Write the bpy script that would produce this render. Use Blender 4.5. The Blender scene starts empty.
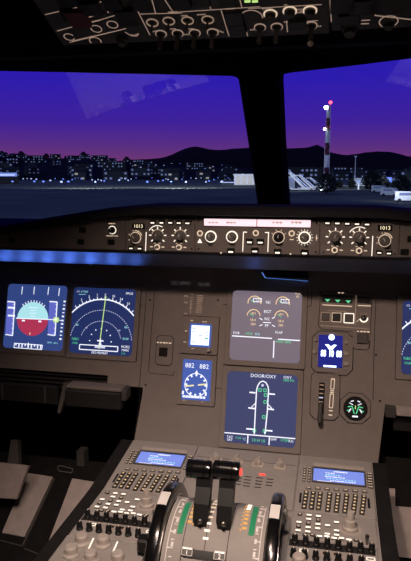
import bpy, math, random
from mathutils import Vector, Matrix
random.seed(7)
PI = math.pi
ZO = 0.85                                   # floor to the centre of the main panel
SC = bpy.context.scene
COL = SC.collection

# ------------------------------------------------------------------ camera
CAM = Vector((.1549, -1.353, .3413 + ZO)); FPX = 612.8; YAW = .2091; PIT = .1721
FW = Vector((-math.sin(YAW)*math.cos(PIT), math.cos(YAW)*math.cos(PIT), -math.sin(PIT)))
RT = Vector((math.cos(YAW), math.sin(YAW), 0)); UP = RT.cross(FW)
cd = bpy.data.cameras.new('camera'); cd.sensor_fit = 'HORIZONTAL'; cd.sensor_width = 36
cd.lens = FPX/411*36; cd.clip_start = .02; cd.clip_end = 20000
cam = bpy.data.objects.new('camera', cd); COL.objects.link(cam)
cam.matrix_world = Matrix(((RT.x, UP.x, -FW.x, CAM.x), (RT.y, UP.y, -FW.y, CAM.y), (RT.z, UP.z, -FW.z, CAM.z), (0, 0, 0, 1)))
SC.camera = cam
SC.view_settings.view_transform = 'Standard'; SC.view_settings.look = 'None'
SC.view_settings.exposure = 0; SC.view_settings.gamma = 1
SC.view_settings.use_curve_mapping = False

def ray(px, py): return FW + RT*((px-205.5)/FPX) - UP*((py-280.5)/FPX)

# ------------------------------------------------------------------ frames: a plane with its own axes
class Frame:
    def __init__(s, o, u, v):
        s.o = Vector(o); s.u = Vector(u).normalized(); s.v = Vector(v).normalized(); s.n = s.u.cross(s.v).normalized()
        s.rot = Matrix((s.u, s.v, s.n)).transposed()
    def px(s, px, py, h=0):
        d = ray(px, py); k = ((s.o + s.n*h - CAM).dot(s.n))/d.dot(s.n); p = CAM + d*k - s.o
        return (p.dot(s.u), p.dot(s.v))
    def w(s, u, v, n=0): return s.o + s.u*u + s.v*v + s.n*n
    def mat(s, u, v, n=0):
        m = s.rot.to_4x4(); m.translation = s.w(u, v, n); return m
W = Frame((0, 0, ZO), (1, 0, 0), (0, 1, 0))
T_ = .2837
PAN = Frame((0, 0, ZO), (1, 0, 0), (0, math.sin(T_), math.cos(T_)))
a_ = math.atan(.1063)
P1 = Frame((0, -.1941, -.2365+ZO), (1, 0, 0), (0, math.cos(a_), math.sin(a_)))
P2 = Frame((0, -.34, -.2515+ZO), (1, 0, 0), (0, 1, 0))
GLS = Frame((0, -.13, ZO), (1, 0, 0), (0, 0, 1))
b_ = math.atan(.443)
OVH = Frame((0, -.404, .54+ZO), (1, 0, 0), (0, -math.cos(b_), math.sin(b_)))

# ------------------------------------------------------------------ materials
M = {}
def mat(name, col, rough=.6, metal=0, em=None, es=0, var=0, scale=40, bump=0, spec=.5, trans=0, coat=0):
    m = bpy.data.materials.new(name); m.use_nodes = True; nt = m.node_tree; b = nt.nodes['Principled BSDF']
    b.inputs['Base Color'].default_value = (*col, 1); b.inputs['Roughness'].default_value = rough
    b.inputs['Metallic'].default_value = metal; b.inputs['Specular IOR Level'].default_value = spec
    b.inputs['Transmission Weight'].default_value = trans; b.inputs['Coat Weight'].default_value = coat
    if em: b.inputs['Emission Color'].default_value = (*em, 1); b.inputs['Emission Strength'].default_value = es
    if var or bump:
        tc = nt.nodes.new('ShaderNodeTexCoord'); n = nt.nodes.new('ShaderNodeTexNoise')
        n.inputs['Scale'].default_value = scale; n.inputs['Detail'].default_value = 5
        nt.links.new(tc.outputs['Object'], n.inputs['Vector'])
        if var:
            r = nt.nodes.new('ShaderNodeValToRGB')
            r.color_ramp.elements[0].position = .3; r.color_ramp.elements[1].position = .7
            r.color_ramp.elements[0].color = (*[c*(1-var) for c in col], 1); r.color_ramp.elements[1].color = (*[min(1, c*(1+var)) for c in col], 1)
            nt.links.new(n.outputs['Fac'], r.inputs['Fac']); nt.links.new(r.outputs['Color'], b.inputs['Base Color'])
        if bump:
            bp = nt.nodes.new('ShaderNodeBump'); bp.inputs['Strength'].default_value = bump; bp.inputs['Distance'].default_value = .001
            n2 = nt.nodes.new('ShaderNodeTexNoise'); n2.inputs['Scale'].default_value = scale*12
            nt.links.new(tc.outputs['Object'], n2.inputs['Vector'])
            nt.links.new(n2.outputs['Fac'], bp.inputs['Height']); nt.links.new(bp.outputs['Normal'], b.inputs['Normal'])
    M[name] = m; return m
def glow(name, col, s): return mat(name, tuple(min(1, c*.5) for c in col), .5, em=col, es=s, spec=.2)
mat('panel', (.36, .315, .295), .62, var=.05, scale=30, bump=.15, spec=.3)
mat('panel_dark', (.17, .155, .15), .6, var=.06, scale=30, bump=.15, spec=.3)
mat('fcu_face', (.26, .23, .22), .6, var=.06, scale=30, spec=.3)
mat('pedestal', (.40, .37, .35), .6, var=.05, scale=35, bump=.15, spec=.3)
mat('seam', (.02, .018, .018), .8)
mat('black', (.006, .006, .0065), .5, spec=.5)
mat('black_gloss', (.006, .006, .007), .17, spec=.6)
mat('matte_black', (.018, .017, .018), .85, var=.2, spec=.15)
mat('soft_black', (.03, .03, .035), .8, var=.15, scale=60, bump=.2, spec=.2)
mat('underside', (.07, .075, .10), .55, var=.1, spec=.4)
mat('key_dark', (.022, .020, .019), .5)
mat('key_grey', (.13, .12, .115), .5)
mat('knob_grey', (.20, .19, .18), .45)
mat('knob_light', (.55, .49, .44), .5)
mat('metal', (.5, .48, .46), .3, metal=1)
mat('white', (.95, .92, .90), .5)
mat('green_paint', (.03, .36, .17), .5)
mat('grey_frame', (.10, .095, .09), .6, var=.1)
mat('tray', (.032, .030, .032), .6, var=.1)
mat('pale', (.30, .26, .25), .6, var=.06)
mat('footboard', (.60, .52, .50), .7, var=.1)
mat('overhead', (.095, .095, .10), .55, var=.12, spec=.3)
mat('red_dull', (.16, .03, .04), .6)
mat('tick_paint', (.42, .36, .31), .6)
glow('bg_blue', (.032, .060, .22), 1.0)
glow('bg_nd', (.014, .027, .115), 1.0)
glow('bg_ewd', (.180, .142, .180), 1.0)  # warm lamp glare on this screen is mixed into its even glow
glow('bg_sd', (.042, .052, .14), 1.0)
glow('bg_clock', (.06, .11, .40), 1.0)
glow('bg_isis', (.75, .85, 1.0), 1.6)
glow('bg_mcdu', (.18, .25, .70), 1.0)
glow('bg_bright', (.012, .016, .20), 1.0)
glow('g_tape', (.12, .14, .55), 1.0)
glow('g_white', (.85, .88, 1.0), 1.1)
glow('g_soft', (.6, .63, .85), 1.0)
glow('g_cyan', (.35, .78, .85), 1.0)
glow('g_sky', (.42, .78, .84), 1.0)
glow('g_red', (.42, .035, .09), 1.0)
glow('g_green', (.10, .62, .30), 1.0)
glow('g_lime', (.55, .80, .25), 1.0)
glow('g_yellow', (.85, .78, .42), 1.0)
glow('g_amber', (.85, .62, .35), 1.0)
glow('g_burst', (.45, .55, 1.0), 4.0)
glow('g_burst_blue', (.10, .18, 1.0), 1.6)
glow('lit', (.95, .72, .52), .75)           # back-lit lettering
glow('lit_dim', (.80, .55, .40), .28)
glow('lit_over', (.80, .55, .42), .34)
glow('lit_faint', (.6, .55, .6), .10)
glow('key_lit', (1.0, .74, .42), .62)
mat('knob_over', (.07, .062, .058), .5)
glow('lit_hot', (1.0, .88, .74), 1.25)
glow('lit_pink', (1.0, .72, .78), 1.15)
glow('warn_red', (1.0, .10, .07), 1.0)
glow('lamp_blue', (.12, .32, 1.0), 1.0)
glow('lamp_amber', (.9, .5, .15), .6)
glow('digits', (1.0, .85, .55), 1.2)

# ------------------------------------------------------------------ mesh builder
_txt = {}
def text_geo(s):
    if s not in _txt:
        cu = bpy.data.curves.new('t', 'FONT'); cu.body = s; cu.size = 1; cu.align_x = 'CENTER'; cu.align_y = 'CENTER'; cu.resolution_u = 2
        o = bpy.data.objects.new('t', cu); COL.objects.link(o)
        dg = bpy.context.evaluated_depsgraph_get(); me = bpy.data.meshes.new_from_object(o.evaluated_get(dg))
        _txt[s] = ([v.co.copy() for v in me.vertices], [tuple(p.vertices) for p in me.polygons])
        bpy.data.objects.remove(o); bpy.data.curves.remove(cu); bpy.data.meshes.remove(me)
    return _txt[s]

def rrect(cx, cy, w, h, r=0, k=3, rot=0, ch=None):
    pts = []
    r = min(r, w*.499, h*.499)
    for i, (sx, sy) in enumerate(((1, 1), (-1, 1), (-1, -1), (1, -1))):
        if r <= 0: pts.append((sx*w/2, sy*h/2)); continue
        for j in range(k+1):
            a = i*PI/2 + j*PI/2/k
            pts.append((sx*(w/2-r)+r*math.cos(a), sy*(h/2-r)+r*math.sin(a)))
    c, s = math.cos(rot), math.sin(rot)
    return [(cx+x*c-y*s, cy+x*s+y*c) for x, y in pts]
def ngon(cx, cy, r, k=24, a0=0): return [(cx+r*math.cos(a0+2*PI*i/k), cy+r*math.sin(a0+2*PI*i/k)) for i in range(k)]

class MB:
    def __init__(s): s.v = []; s.f = []; s.m = []; s.mats = []
    def mi(s, name):
        if name not in s.mats: s.mats.append(name)
        return s.mats.index(name)
    def add(s, vs, fs, m, X=None):
        b = len(s.v); i = s.mi(m)
        s.v += [tuple(X @ Vector(v)) if X else tuple(v) for v in vs]
        for f in fs: s.f.append(tuple(b+j for j in f)); s.m.append(i)
        return s
    def prism(s, pts, n0, n1, m, bev=0, top=None, X=None):
        k = len(pts); cx = sum(p[0] for p in pts)/k; cy = sum(p[1] for p in pts)/k
        def ring(ins, n):
            o = []
            for x, y in pts:
                dx, dy = x-cx, y-cy; l = math.hypot(dx, dy) or 1; q = max(0, 1-ins/l*1.2); o.append((cx+dx*q, cy+dy*q, n))
            return o
        R = [ring(0, n0), ring(0, n1-bev)] + ([ring(bev, n1)] if bev else [])
        vs = [v for r in R for v in r]; fs = []
        for a in range(len(R)-1):
            for i in range(k):
                j = (i+1) % k; fs.append((a*k+i, a*k+j, (a+1)*k+j, (a+1)*k+i))
        fs.append(tuple(reversed(range(k))))
        s.add(vs, fs, m, X)
        b = (len(R)-1)*k
        s.add([vs[b+i] for i in range(k)], [tuple(range(k))], top or m, X); return s
    def box(s, x0, x1, y0, y1, z0, z1, m, bev=0, X=None):
        if bev <= 0: return s.prism([(x1, y1), (x0, y1), (x0, y0), (x1, y0)], z0, z1, m, 0, X=X)
        b = bev; vs = []
        for z, i in ((z0, b), (z0+b, 0), (z1-b, 0), (z1, b)):
            for sx, sy in ((1, 1), (-1, 1), (-1, -1), (1, -1)):
                X_ = x1 if sx > 0 else x0; Y_ = y1 if sy > 0 else y0
                if i: vs += [(X_-sx*i, Y_-sy*i, z)]*2
                else:
                    p, q = (X_, Y_-sy*b, z), (X_-sx*b, Y_, z)
                    vs += [p, q] if sx*sy > 0 else [q, p]
        fs = []
        for a in range(3):
            for i in range(8):
                j = (i+1) % 8; fs.append((a*8+i, a*8+j, a*8+8+j, a*8+8+i))
        fs += [tuple(reversed(range(8))), tuple(24+i for i in range(8))]
        return s.add(vs, fs, m, X)
    def lathe(s, cx, cy, prof, m, k=20, X=None, caps=True):
        vs = []; fs = []
        for r, n in prof:
            for i in range(k):
                a = 2*PI*i/k; vs.append((cx+r*math.cos(a), cy+r*math.sin(a), n))
        for a in range(len(prof)-1):
            for i in range(k):
                j = (i+1) % k; fs.append((a*k+i, a*k+j, (a+1)*k+j, (a+1)*k+i))
        if caps: fs += [tuple(reversed(range(k))), tuple((len(prof)-1)*k+i for i in range(k))]
        return s.add(vs, fs, m, X)
    def ring(s, cx, cy, r0, r1, n0, n1, m, k=24, a0=0, a1=2*PI, X=None):
        full = abs(a1-a0-2*PI) < 1e-6; vs = []; fs = []; n = k+(0 if full else 1)
        for i in range(n):
            a = a0+(a1-a0)*i/k; c, q = math.cos(a), math.sin(a)
            vs += [(cx+r0*c, cy+r0*q, n0), (cx+r1*c, cy+r1*q, n0), (cx+r1*c, cy+r1*q, n1), (cx+r0*c, cy+r0*q, n1)]
        for i in range(k):
            j = (i+1) % n
            for e in range(4):
                g = (e+1) % 4; fs.append((i*4+e, j*4+e, j*4+g, i*4+g))
        if not full: fs += [(3, 2, 1, 0), tuple(k*4+e for e in range(4))]
        return s.add(vs, fs, m, X)
    def line(s, p, q, w, n, m, h=.0002):
        dx, dy = q[0]-p[0], q[1]-p[1]; l = math.hypot(dx, dy) or 1e-9; a, b = -dy/l*w/2, dx/l*w/2
        return s.prism([(q[0]+a, q[1]+b), (p[0]+a, p[1]+b), (p[0]-a, p[1]-b), (q[0]-a, q[1]-b)], n, n+h, m)
    def path(s, pts, w, n, m, close=False, h=.0002):
        P = list(pts)+([pts[0]] if close else [])
        for p, q in zip(P, P[1:]): s.line(p, q, w, n, m, h)
        return s
    def arc(s, cx, cy, r, a0, a1, w, n, m, k=24, dash=False, h=.0002):
        for i in range(k):
            if dash and i % 2: continue
            b0 = math.radians(a0+(a1-a0)*i/k); b1 = math.radians(a0+(a1-a0)*(i+1)/k)
            s.line((cx+r*math.cos(b0), cy+r*math.sin(b0)), (cx+r*math.cos(b1), cy+r*math.sin(b1)), w, n, m, h)
        return s
    def tube(s, P, R, m, k=10, X=None):
        P = [Vector(p) for p in P]; vs = []; fs = []
        if not isinstance(R, (list, tuple)): R = [R]*len(P)
        for i, p in enumerate(P):
            t = (P[min(i+1, len(P)-1)]-P[max(i-1, 0)]).normalized()
            a = t.orthogonal().normalized() if i == 0 else (a - t*a.dot(t)).normalized()
            b = t.cross(a)
            for j in range(k):
                c = 2*PI*j/k; vs.append(p+(a*math.cos(c)+b*math.sin(c))*R[i])
        for i in range(len(P)-1):
            for j in range(k):
                g = (j+1) % k; fs.append((i*k+j, i*k+g, (i+1)*k+g, (i+1)*k+j))
        fs += [tuple(reversed(range(k))), tuple((len(P)-1)*k+j for j in range(k))]
        return s.add(vs, fs, m, X)
    def text(s, t, cx, cy, h, n, m, wide=1.0):
        vs, fs = text_geo(t); k = h/.7
        return s.add([(cx+v.x*k*wide, cy+v.y*k, n) for v in vs], fs, m)
    def dashes(s, cx, cy, w, h, n, m, k=5):                 # worn, unreadable small print
        x = cx-w/2; q = w/k
        for i in range(k):
            l = q*random.choice((.7, .85, .6)); s.line((x, cy), (x+l, cy), h*random.uniform(.7, 1), n, m); x += q
        return s
    def mesh(s, name, off=(0, 0, 0)):
        me = bpy.data.meshes.new(name); o = Vector(off)
        me.from_pydata([tuple(Vector(v)-o) for v in s.v], [], s.f)
        for n in s.mats: me.materials.append(M[n])
        for p, i in zip(me.polygons, s.m): p.material_index = i
        me.update(); return me

def smooth(me, ang=40):
    for p in me.polygons: p.use_smooth = True
    try: me.set_sharp_from_angle(angle=math.radians(ang))
    except Exception: pass
    return me

# ------------------------------------------------------------------ things and parts
ORG = {}
def tag(o, label=None, cat=None, group=None, kind=None):
    if label: o['label'] = label
    if cat: o['category'] = cat
    if group: o['group'] = group
    if kind: o['kind'] = kind
    return o
def thing(name, label, cat, fr, u, v, n=0, group=None):
    o = bpy.data.objects.new(name, None); COL.objects.link(o); o.empty_display_size = .02
    o.matrix_world = fr.mat(u, v, n); ORG[o.name] = (u, v, n); return tag(o, label, cat, group)
def part(name, mb, parent, label=None, sm=False):           # geometry given in the frame's coordinates
    off = ORG[parent.name]; me = mb.mesh(name, off)
    if sm: smooth(me)
    o = bpy.data.objects.new(name, me); COL.objects.link(o); o.parent = parent; ORG[o.name] = off
    if label: o['label'] = label
    return o
def inst(name, me, parent, u, v, n=0, rot=0, label=None, sc=1):   # one more copy of a small part, at its own place
    off = ORG[parent.name]; o = bpy.data.objects.new(name, me); COL.objects.link(o); o.parent = parent
    o.location = (u-off[0], v-off[1], n-off[2]); o.rotation_euler = (0, 0, rot); o.scale = (sc, sc, sc)
    ORG[o.name] = (u, v, n)
    if label: o['label'] = label
    return o
def sub(name, me, parent, loc=(0, 0, 0), label=None):              # a piece of a copied part
    o = bpy.data.objects.new(name, me); COL.objects.link(o); o.parent = parent; o.location = loc
    if label: o['label'] = label
    return o
def solo(name, mb, fr, label=None, cat=None, u=0, v=0, n=0, group=None, kind=None, sm=False):
    me = mb.mesh(name, (u, v, n))
    if sm: smooth(me)
    o = bpy.data.objects.new(name, me); COL.objects.link(o); o.matrix_world = fr.mat(u, v, n); ORG[o.name] = (u, v, n)
    return tag(o, label, cat, group, kind)

# ================================================================== THE SETTING
def box_obj(name, x0, x1, y0, y1, z0, z1, m, kind='structure', **k):
    return solo(name, MB().box(x0, x1, y0, y1, z0, z1, m), W, kind=kind, u=(x0+x1)/2, v=(y0+y1)/2, n=z0, **k)
box_obj('floor', -1.25, 1.25, -2.1, 1.0, -.95, -.85, 'matte_black')
box_obj('ceiling', -1.25, 1.25, -2.1, -.10, 1.05, 1.12, 'matte_black')
box_obj('wall_left', -1.32, -1.25, -2.1, .52, -.95, 1.12, 'matte_black')
box_obj('wall_right', 1.25, 1.32, -2.1, .52, -.95, 1.12, 'matte_black')
box_obj('wall_back', -1.32, 1.32, -2.17, -2.1, -.95, 1.12, 'matte_black')

# windscreen frame: two swept planes meeting at the centre post
def wind(side):
    sw = math.radians(20)
    top = Vector((0, .085, .56+ZO)); base = Vector((0, .295, .20+ZO))
    u = Vector((side*math.cos(sw), -math.sin(sw), 0)); d = (base-top).normalized()
    v = -(d - u*d.dot(u)).normalized()
    if side < 0: u = -u
    return Frame(top, u, v)
WL, WR = wind(-1), wind(1)
def loop_px(fr, pts): return [fr.px(*p) for p in pts]
def frame_with_hole(name, fr, outer, hole, th, m):
    n = len(hole); mb = MB()
    cx = sum(p[0] for p in hole)/n; cy = sum(p[1] for p in hole)/n
    x0, x1, y0, y1 = outer; ob = []
    for x, y in hole:
        dx, dy = x-cx, y-cy; k = min(((x1-cx)/dx if dx > 1e-9 else 9e9), ((x0-cx)/dx if dx < -1e-9 else 9e9),
                                      ((y1-cy)/dy if dy > 1e-9 else 9e9), ((y0-cy)/dy if dy < -1e-9 else 9e9))
        ob.append((cx+dx*k, cy+dy*k))
    for c in ((x0, y0), (x1, y0), (x1, y1), (x0, y1)):       # snap the nearest outer vertex to each corner
        i = min(range(n), key=lambda i: (ob[i][0]-c[0])**2+(ob[i][1]-c[1])**2); ob[i] = c
    ob = [((-y*fr.v.x/fr.u.x if abs(x) < 1e-6 else x), y) for x, y in ob]
    vs = [(x, y, -th) for x, y in hole]+[(x, y, -th) for x, y in ob]+[(x, y, .0) for x, y in hole]+[(x, y, .0) for x, y in ob]
    fs = []
    for i in range(n):
        j = (i+1) % n
        fs += [(2*n+i, 3*n+i, 3*n+j, 2*n+j), (i, j, n+j, n+i), (i, 2*n+i, 2*n+j, j), (n+i, n+j, 3*n+j, 3*n+i)]
    mb.add(vs, fs, m); return mb
def dens(P, k=3):
    o = []
    for a, b in zip(P, P[1:]+P[:1]):
        for i in range(k): o.append((a[0]+(b[0]-a[0])*i/k, a[1]+(b[1]-a[1])*i/k))
    return o
hl = [WL.px(*p) for p in ((-2, 71), (60, 72.2), (120, 73.5), (180, 74.8), (232, 76), (237, 77.5), (240, 81), (241, 86), (250, 145), (259.5, 208))]
bl = WL.px(262, 232); hl += [bl, (-.40, bl[1]), (-1.02, bl[1]), (-1.08, bl[1]+.06), (-1.0, hl[0][1]-.05), (-.94, hl[0][1]-.005)]
hr = [WR.px(*p) for p in ((286, 208), (281.5, 145), (278.5, 84), (279, 78), (282, 74.5), (290, 72.8), (350, 66), (411, 58.5))]
br = WR.px(291, 232); hr += [(.94, hr[-1][1]-.005), (1.0, hr[-1][1]-.05), (1.08, br[1]+.06), (1.02, br[1]), (.40, br[1]), br]
hl.reverse()
for nm, wn, fr, hole, outer in (('trim_1', 'window_1', WL, hl, (-1.15, 0, -.55, .20)), ('trim_2', 'window_2', WR, hr, (0, 1.15, -.55, .20))):
    if nm == 'trim_2': hole = list(reversed(hole))
    mb = frame_with_hole(nm, fr, outer, dens(hole), .03, 'matte_black')
    solo(nm, mb, fr, kind='structure')
glass = mat('windscreen_glass', (1, 1, 1), .0, spec=.5)
nt = glass.node_tree; nt.nodes.clear()
g1 = nt.nodes.new('ShaderNodeBsdfTransparent'); g2 = nt.nodes.new('ShaderNodeBsdfGlossy'); mx = nt.nodes.new('ShaderNodeMixShader')
fz = nt.nodes.new('ShaderNodeFresnel'); fz.inputs['IOR'].default_value = 1.9; g2.inputs['Roughness'].default_value = .02
g1.inputs['Color'].default_value = (.97, .98, .99, 1)
out = nt.nodes.new('ShaderNodeOutputMaterial')
ge = nt.nodes.new('ShaderNodeNewGeometry'); mm_ = nt.nodes.new('ShaderNodeMath'); mm_.operation = 'SUBTRACT'; mm_.use_clamp = True
nt.links.new(fz.outputs[0], mm_.inputs[0]); nt.links.new(ge.outputs['Backfacing'], mm_.inputs[1]); nt.links.new(mm_.outputs[0], mx.inputs[0]); nt.links.new(g1.outputs[0], mx.inputs[1]); nt.links.new(g2.outputs[0], mx.inputs[2]); nt.links.new(mx.outputs[0], out.inputs[0])
for wn, fr, hole in (('window_1', WL, hl), ('window_2', WR, list(reversed(hr)))):
    c = (sum(p[0] for p in hole)/len(hole), sum(p[1] for p in hole)/len(hole))
    mb = MB().prism([(x, y) for x, y in hole], -.018, -.012, 'windscreen_glass'); solo(wn, mb, fr, kind='structure')
# header between the overhead panel and the windscreen
mb = MB()
hdr = [(-.10, .74), (-.30, .66), (-.395, .56), (-.385, .53), (-.30, .545), (.02, .60), (.10, .70)]
pts = [(x, y, z) for x in (-1.24, 1.24) for y, z in hdr]; k = len(hdr)
mb.add(pts, [tuple(range(k)), tuple(reversed(range(k, 2*k)))] + [(i, k+i, k+(i+1) % k, (i+1) % k) for i in range(k)], 'matte_black')
solo('trim_3', mb, W, kind='structure')
box_obj('trim_4', -1.24, 1.24, -.10, .12, .74, 1.05, 'matte_black')

# ================================================================== WORLD (dusk sky)
w = bpy.data.worlds.new('world'); SC.world = w; w.use_nodes = True; nt = w.node_tree; nt.nodes.clear()
tc = nt.nodes.new('ShaderNodeTexCoord'); sp = nt.nodes.new('ShaderNodeSeparateXYZ'); rp = nt.nodes.new('ShaderNodeValToRGB')
bg = nt.nodes.new('ShaderNodeBackground'); wo = nt.nodes.new('ShaderNodeOutputWorld')
mr = nt.nodes.new('ShaderNodeMapRange'); mr.inputs['From Min'].default_value = 0; mr.inputs['From Max'].default_value = .4
nt.links.new(tc.outputs['Generated'], sp.inputs[0]); nt.links.new(sp.outputs['Z'], mr.inputs['Value']); nt.links.new(mr.outputs[0], rp.inputs[0])
SKY = [(0, (.20, .05, .16)), (.05, (.18, .045, .19)), (.11, (.115, .032, .25)), (.20, (.058, .018, .36)), (.36, (.030, .013, .47)), (.55, (.024, .014, .50)), (1, (.006, .005, .10))]
e = rp.color_ramp.elements; e[0].position = 0; e[0].color = (*SKY[0][1], 1); e[1].position = 1; e[1].color = (*SKY[-1][1], 1)
for p, c in SKY[1:-1]: q = e.new(p); q.color = (*c, 1)
nt.links.new(rp.outputs[0], bg.inputs[0]); bg.inputs[1].default_value = 1.0; nt.links.new(bg.outputs[0], wo.inputs[0])
# ================================================================== OUTSIDE
mat('apron', (.085, .095, .07), .75, var=.45, scale=.05)
mat('hill', (.012, .007, .011), .95, var=.3, scale=.01, spec=.05)
mat('slope', (.012, .012, .016), .95, var=.5, scale=.02, spec=.05)
mat('town_wall', (.045, .045, .055), .8)
mat('town_wall_dark', (.015, .015, .02), .8)
mat('town_roof', (.015, .014, .018), .8)
mat('tree_leaf', (.007, .010, .008), .9, var=.3, scale=2)
mat('bark', (.03, .025, .02), .9)
mat('mast_red', (.10, .012, .02), .5)
mat('mast_white', (.75, .75, .8), .5)
glow('win_cool', (.40, .50, .90), .24)
glow('win_dim', (.30, .36, .65), .12)
glow('win_warm', (.8, .75, .7), .35)
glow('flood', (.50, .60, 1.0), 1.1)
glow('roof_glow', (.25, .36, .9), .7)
glow('flood_blue', (.16, .28, 1.0), 1.0)
glow('beacon', (1, .06, .10), 5.0)
glow('strobe', (.8, .88, 1.0), 16.0)
GZ = CAM.z - 5.5                                      # apron level
def pos(px, dist, z=None, py=None):
    d = ray(px, 174); h = math.hypot(d.x, d.y); p = CAM + d*(dist/h)
    if py is not None:
        d = ray(px, py); h = math.hypot(d.x, d.y); return CAM + d*(dist/h)
    p.z = GZ if z is None else z; return p
def zof(px, py, dist): return pos(px, dist, py=py).z - GZ
def place(px, dist, z=None, py=None):                 # a frame standing there, turned to face the cockpit
    p = pos(px, dist, z, py); d = Vector((p.x-CAM.x, p.y-CAM.y, 0)).normalized()
    return Frame(p, (d.y, -d.x, 0), (d.x, d.y, 0))
mb = MB(); n = 40; R = [12, 30, 60, 120, 240, 480, 900, 1800, 4000, 9000]
vs = [(CAM.x+r*math.cos(a*PI/n), CAM.y+r*math.sin(a*PI/n), GZ) for r in R for a in range(n+1)]
fs = [(i*(n+1)+j, (i+1)*(n+1)+j, (i+1)*(n+1)+j+1, i*(n+1)+j+1) for i in range(len(R)-1) for j in range(n)]
solo('ground', mb.add(vs, fs, 'apron'), Frame((0, 0, 0), (1, 0, 0), (0, 1, 0)), kind='structure')
def interp(P, x):
    if x <= P[0][0]: return P[0][1]
    for (a, b), (c, d) in zip(P, P[1:]):
        if x <= c: return b+(d-b)*(x-a)/(c-a)
    return P[-1][1]
def ridge(name, prof, dist, rows, m, x0=-260, x1=720, step=6, rough=.5, seed=1):
    rnd = random.Random(seed); vs = []; xs = list(range(x0, x1+1, step)); nx = len(xs)
    for f, hk in rows:
        for x in xs:
            d = dist*f; y = interp(prof, x); H = zof(x, y+rnd.uniform(-rough, rough)*(hk > .9), dist)
            p = pos(x, d); vs.append((p.x, p.y, GZ-2+(H+2)*hk*(1 if hk > .99 else rnd.uniform(.93, 1.05))))
    fs = [(i*nx+j, (i+1)*nx+j, (i+1)*nx+j+1, i*nx+j+1) for i in range(len(rows)-1) for j in range(nx-1)]
    solo(name, MB().add(vs, fs, m), Frame((0, 0, 0), (1, 0, 0), (0, 1, 0)), kind='structure', sm=True)
MOUNT = [(-260, 150), (-120, 156), (0, 160), (110, 162), (130, 160), (157, 158.6), (169, 156), (181, 150), (190, 147.2), (195, 146.3), (205, 148.4), (218, 150.4), (232, 148.6), (251, 147.7), (270, 150), (286, 148.4), (300, 148), (309, 147), (318, 144.2), (328, 152), (344, 155), (353, 154.5), (364, 152.5), (376, 151.5), (391, 152), (402, 155), (411, 157), (470, 150), (560, 158), (720, 150)]
ridge('hills_mountain', MOUNT, 5200, ((.70, 0), (.78, .35), (.88, .7), (.95, .88), (1, 1), (1.12, .7)), 'hill', seed=3, rough=.25)
SLOPE = [(-260, 158), (-60, 156), (0, 156), (12, 155), (26, 158.5), (60, 158), (85, 158), (110, 162), (140, 163.5), (180, 166), (230, 168), (300, 171), (420, 170), (720, 170)]
ridge('hills_town', SLOPE, 1500, ((.36, 0), (.5, .22), (.7, .55), (.85, .8), (1, 1), (1.15, .8)), 'slope', seed=5, rough=.3)
def slope_z(px, f):
    H = zof(px, interp(SLOPE, px), 1500)
    t = [(.36, 0), (.5, .22), (.7, .55), (.85, .8), (1, 1)]
    return GZ-2+(H+2)*interp(t, f)

# town buildings: a few source buildings, each with windows and a roof, then copies
def make_building(name, w_, d_, h_, rows, cols, wm, glass_m, lit, roof='flat'):
    fr = Frame((0, 0, 0), (1, 0, 0), (0, 1, 0)); t = thing(name, None, None, fr, 0, 0)
    mb = MB().box(-w_/2, w_/2, -d_/2, d_/2, -4, h_, wm)
    part('wall', mb, t); r = MB()
    if roof == 'flat': r.box(-w_/2-.3, w_/2+.3, -d_/2-.3, d_/2+.3, h_, h_+.6, 'town_roof')
    else:
        v = [(-w_/2-.5, -d_/2-.5, h_), (w_/2+.5, -d_/2-.5, h_), (w_/2+.5, d_/2+.5, h_), (-w_/2-.5, d_/2+.5, h_), (-w_/2+1, 0, h_+2.4), (w_/2-1, 0, h_+2.4)]
        r.add(v, [(0, 1, 5, 4), (2, 3, 4, 5), (1, 2, 5), (3, 0, 4), (3, 2, 1, 0)], 'town_roof')
    part('roof', r, t); rnd = random.Random(name+str(w_)); wb = MB()
    for i in range(rows):
        for j in range(cols):
            if rnd.random() > lit: continue
            x = -w_/2+w_*(j+.5)/cols; z = h_*(i+.55)/rows
            wb.box(x-w_/cols*.24, x+w_/cols*.24, -d_/2-.12, -d_/2+.05, z-h_/rows*.2, z+h_/rows*.2, glass_m)
    if wb.v: part('lit_windows', wb, t)
    return t
def copy_tree(o, parent=None):
    c = o.copy(); COL.objects.link(c)
    if parent: c.parent = parent; c.matrix_parent_inverse = o.matrix_parent_inverse
    for ch in list(o.children): copy_tree(ch, c)
    return c
protos = [
 (make_building('town_building', 22, 12, 9, 2, 5, 'town_wall', 'win_cool', .8), 'low grey town block with two rows of cool lit windows', 'lit grey blocks on the town slope'),
 (make_building('town_building', 14, 10, 7, 2, 3, 'town_wall_dark', 'win_dim', .8, 'gable'), 'small dark town house with dimly lit windows', 'dim houses on the town slope'),
 (make_building('town_building', 34, 12, 12, 3, 8, 'town_wall_dark', 'win_cool', .45), 'long dark town block with scattered lit windows', 'long dark blocks on the town slope'),
 (make_building('town_building', 12, 9, 8, 2, 2, 'town_wall', 'win_warm', .7, 'gable'), 'small pale town house with warm lit windows', 'pale houses on the town slope'),
]
rnd = random.Random(11); used = set(); spots = []
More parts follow.
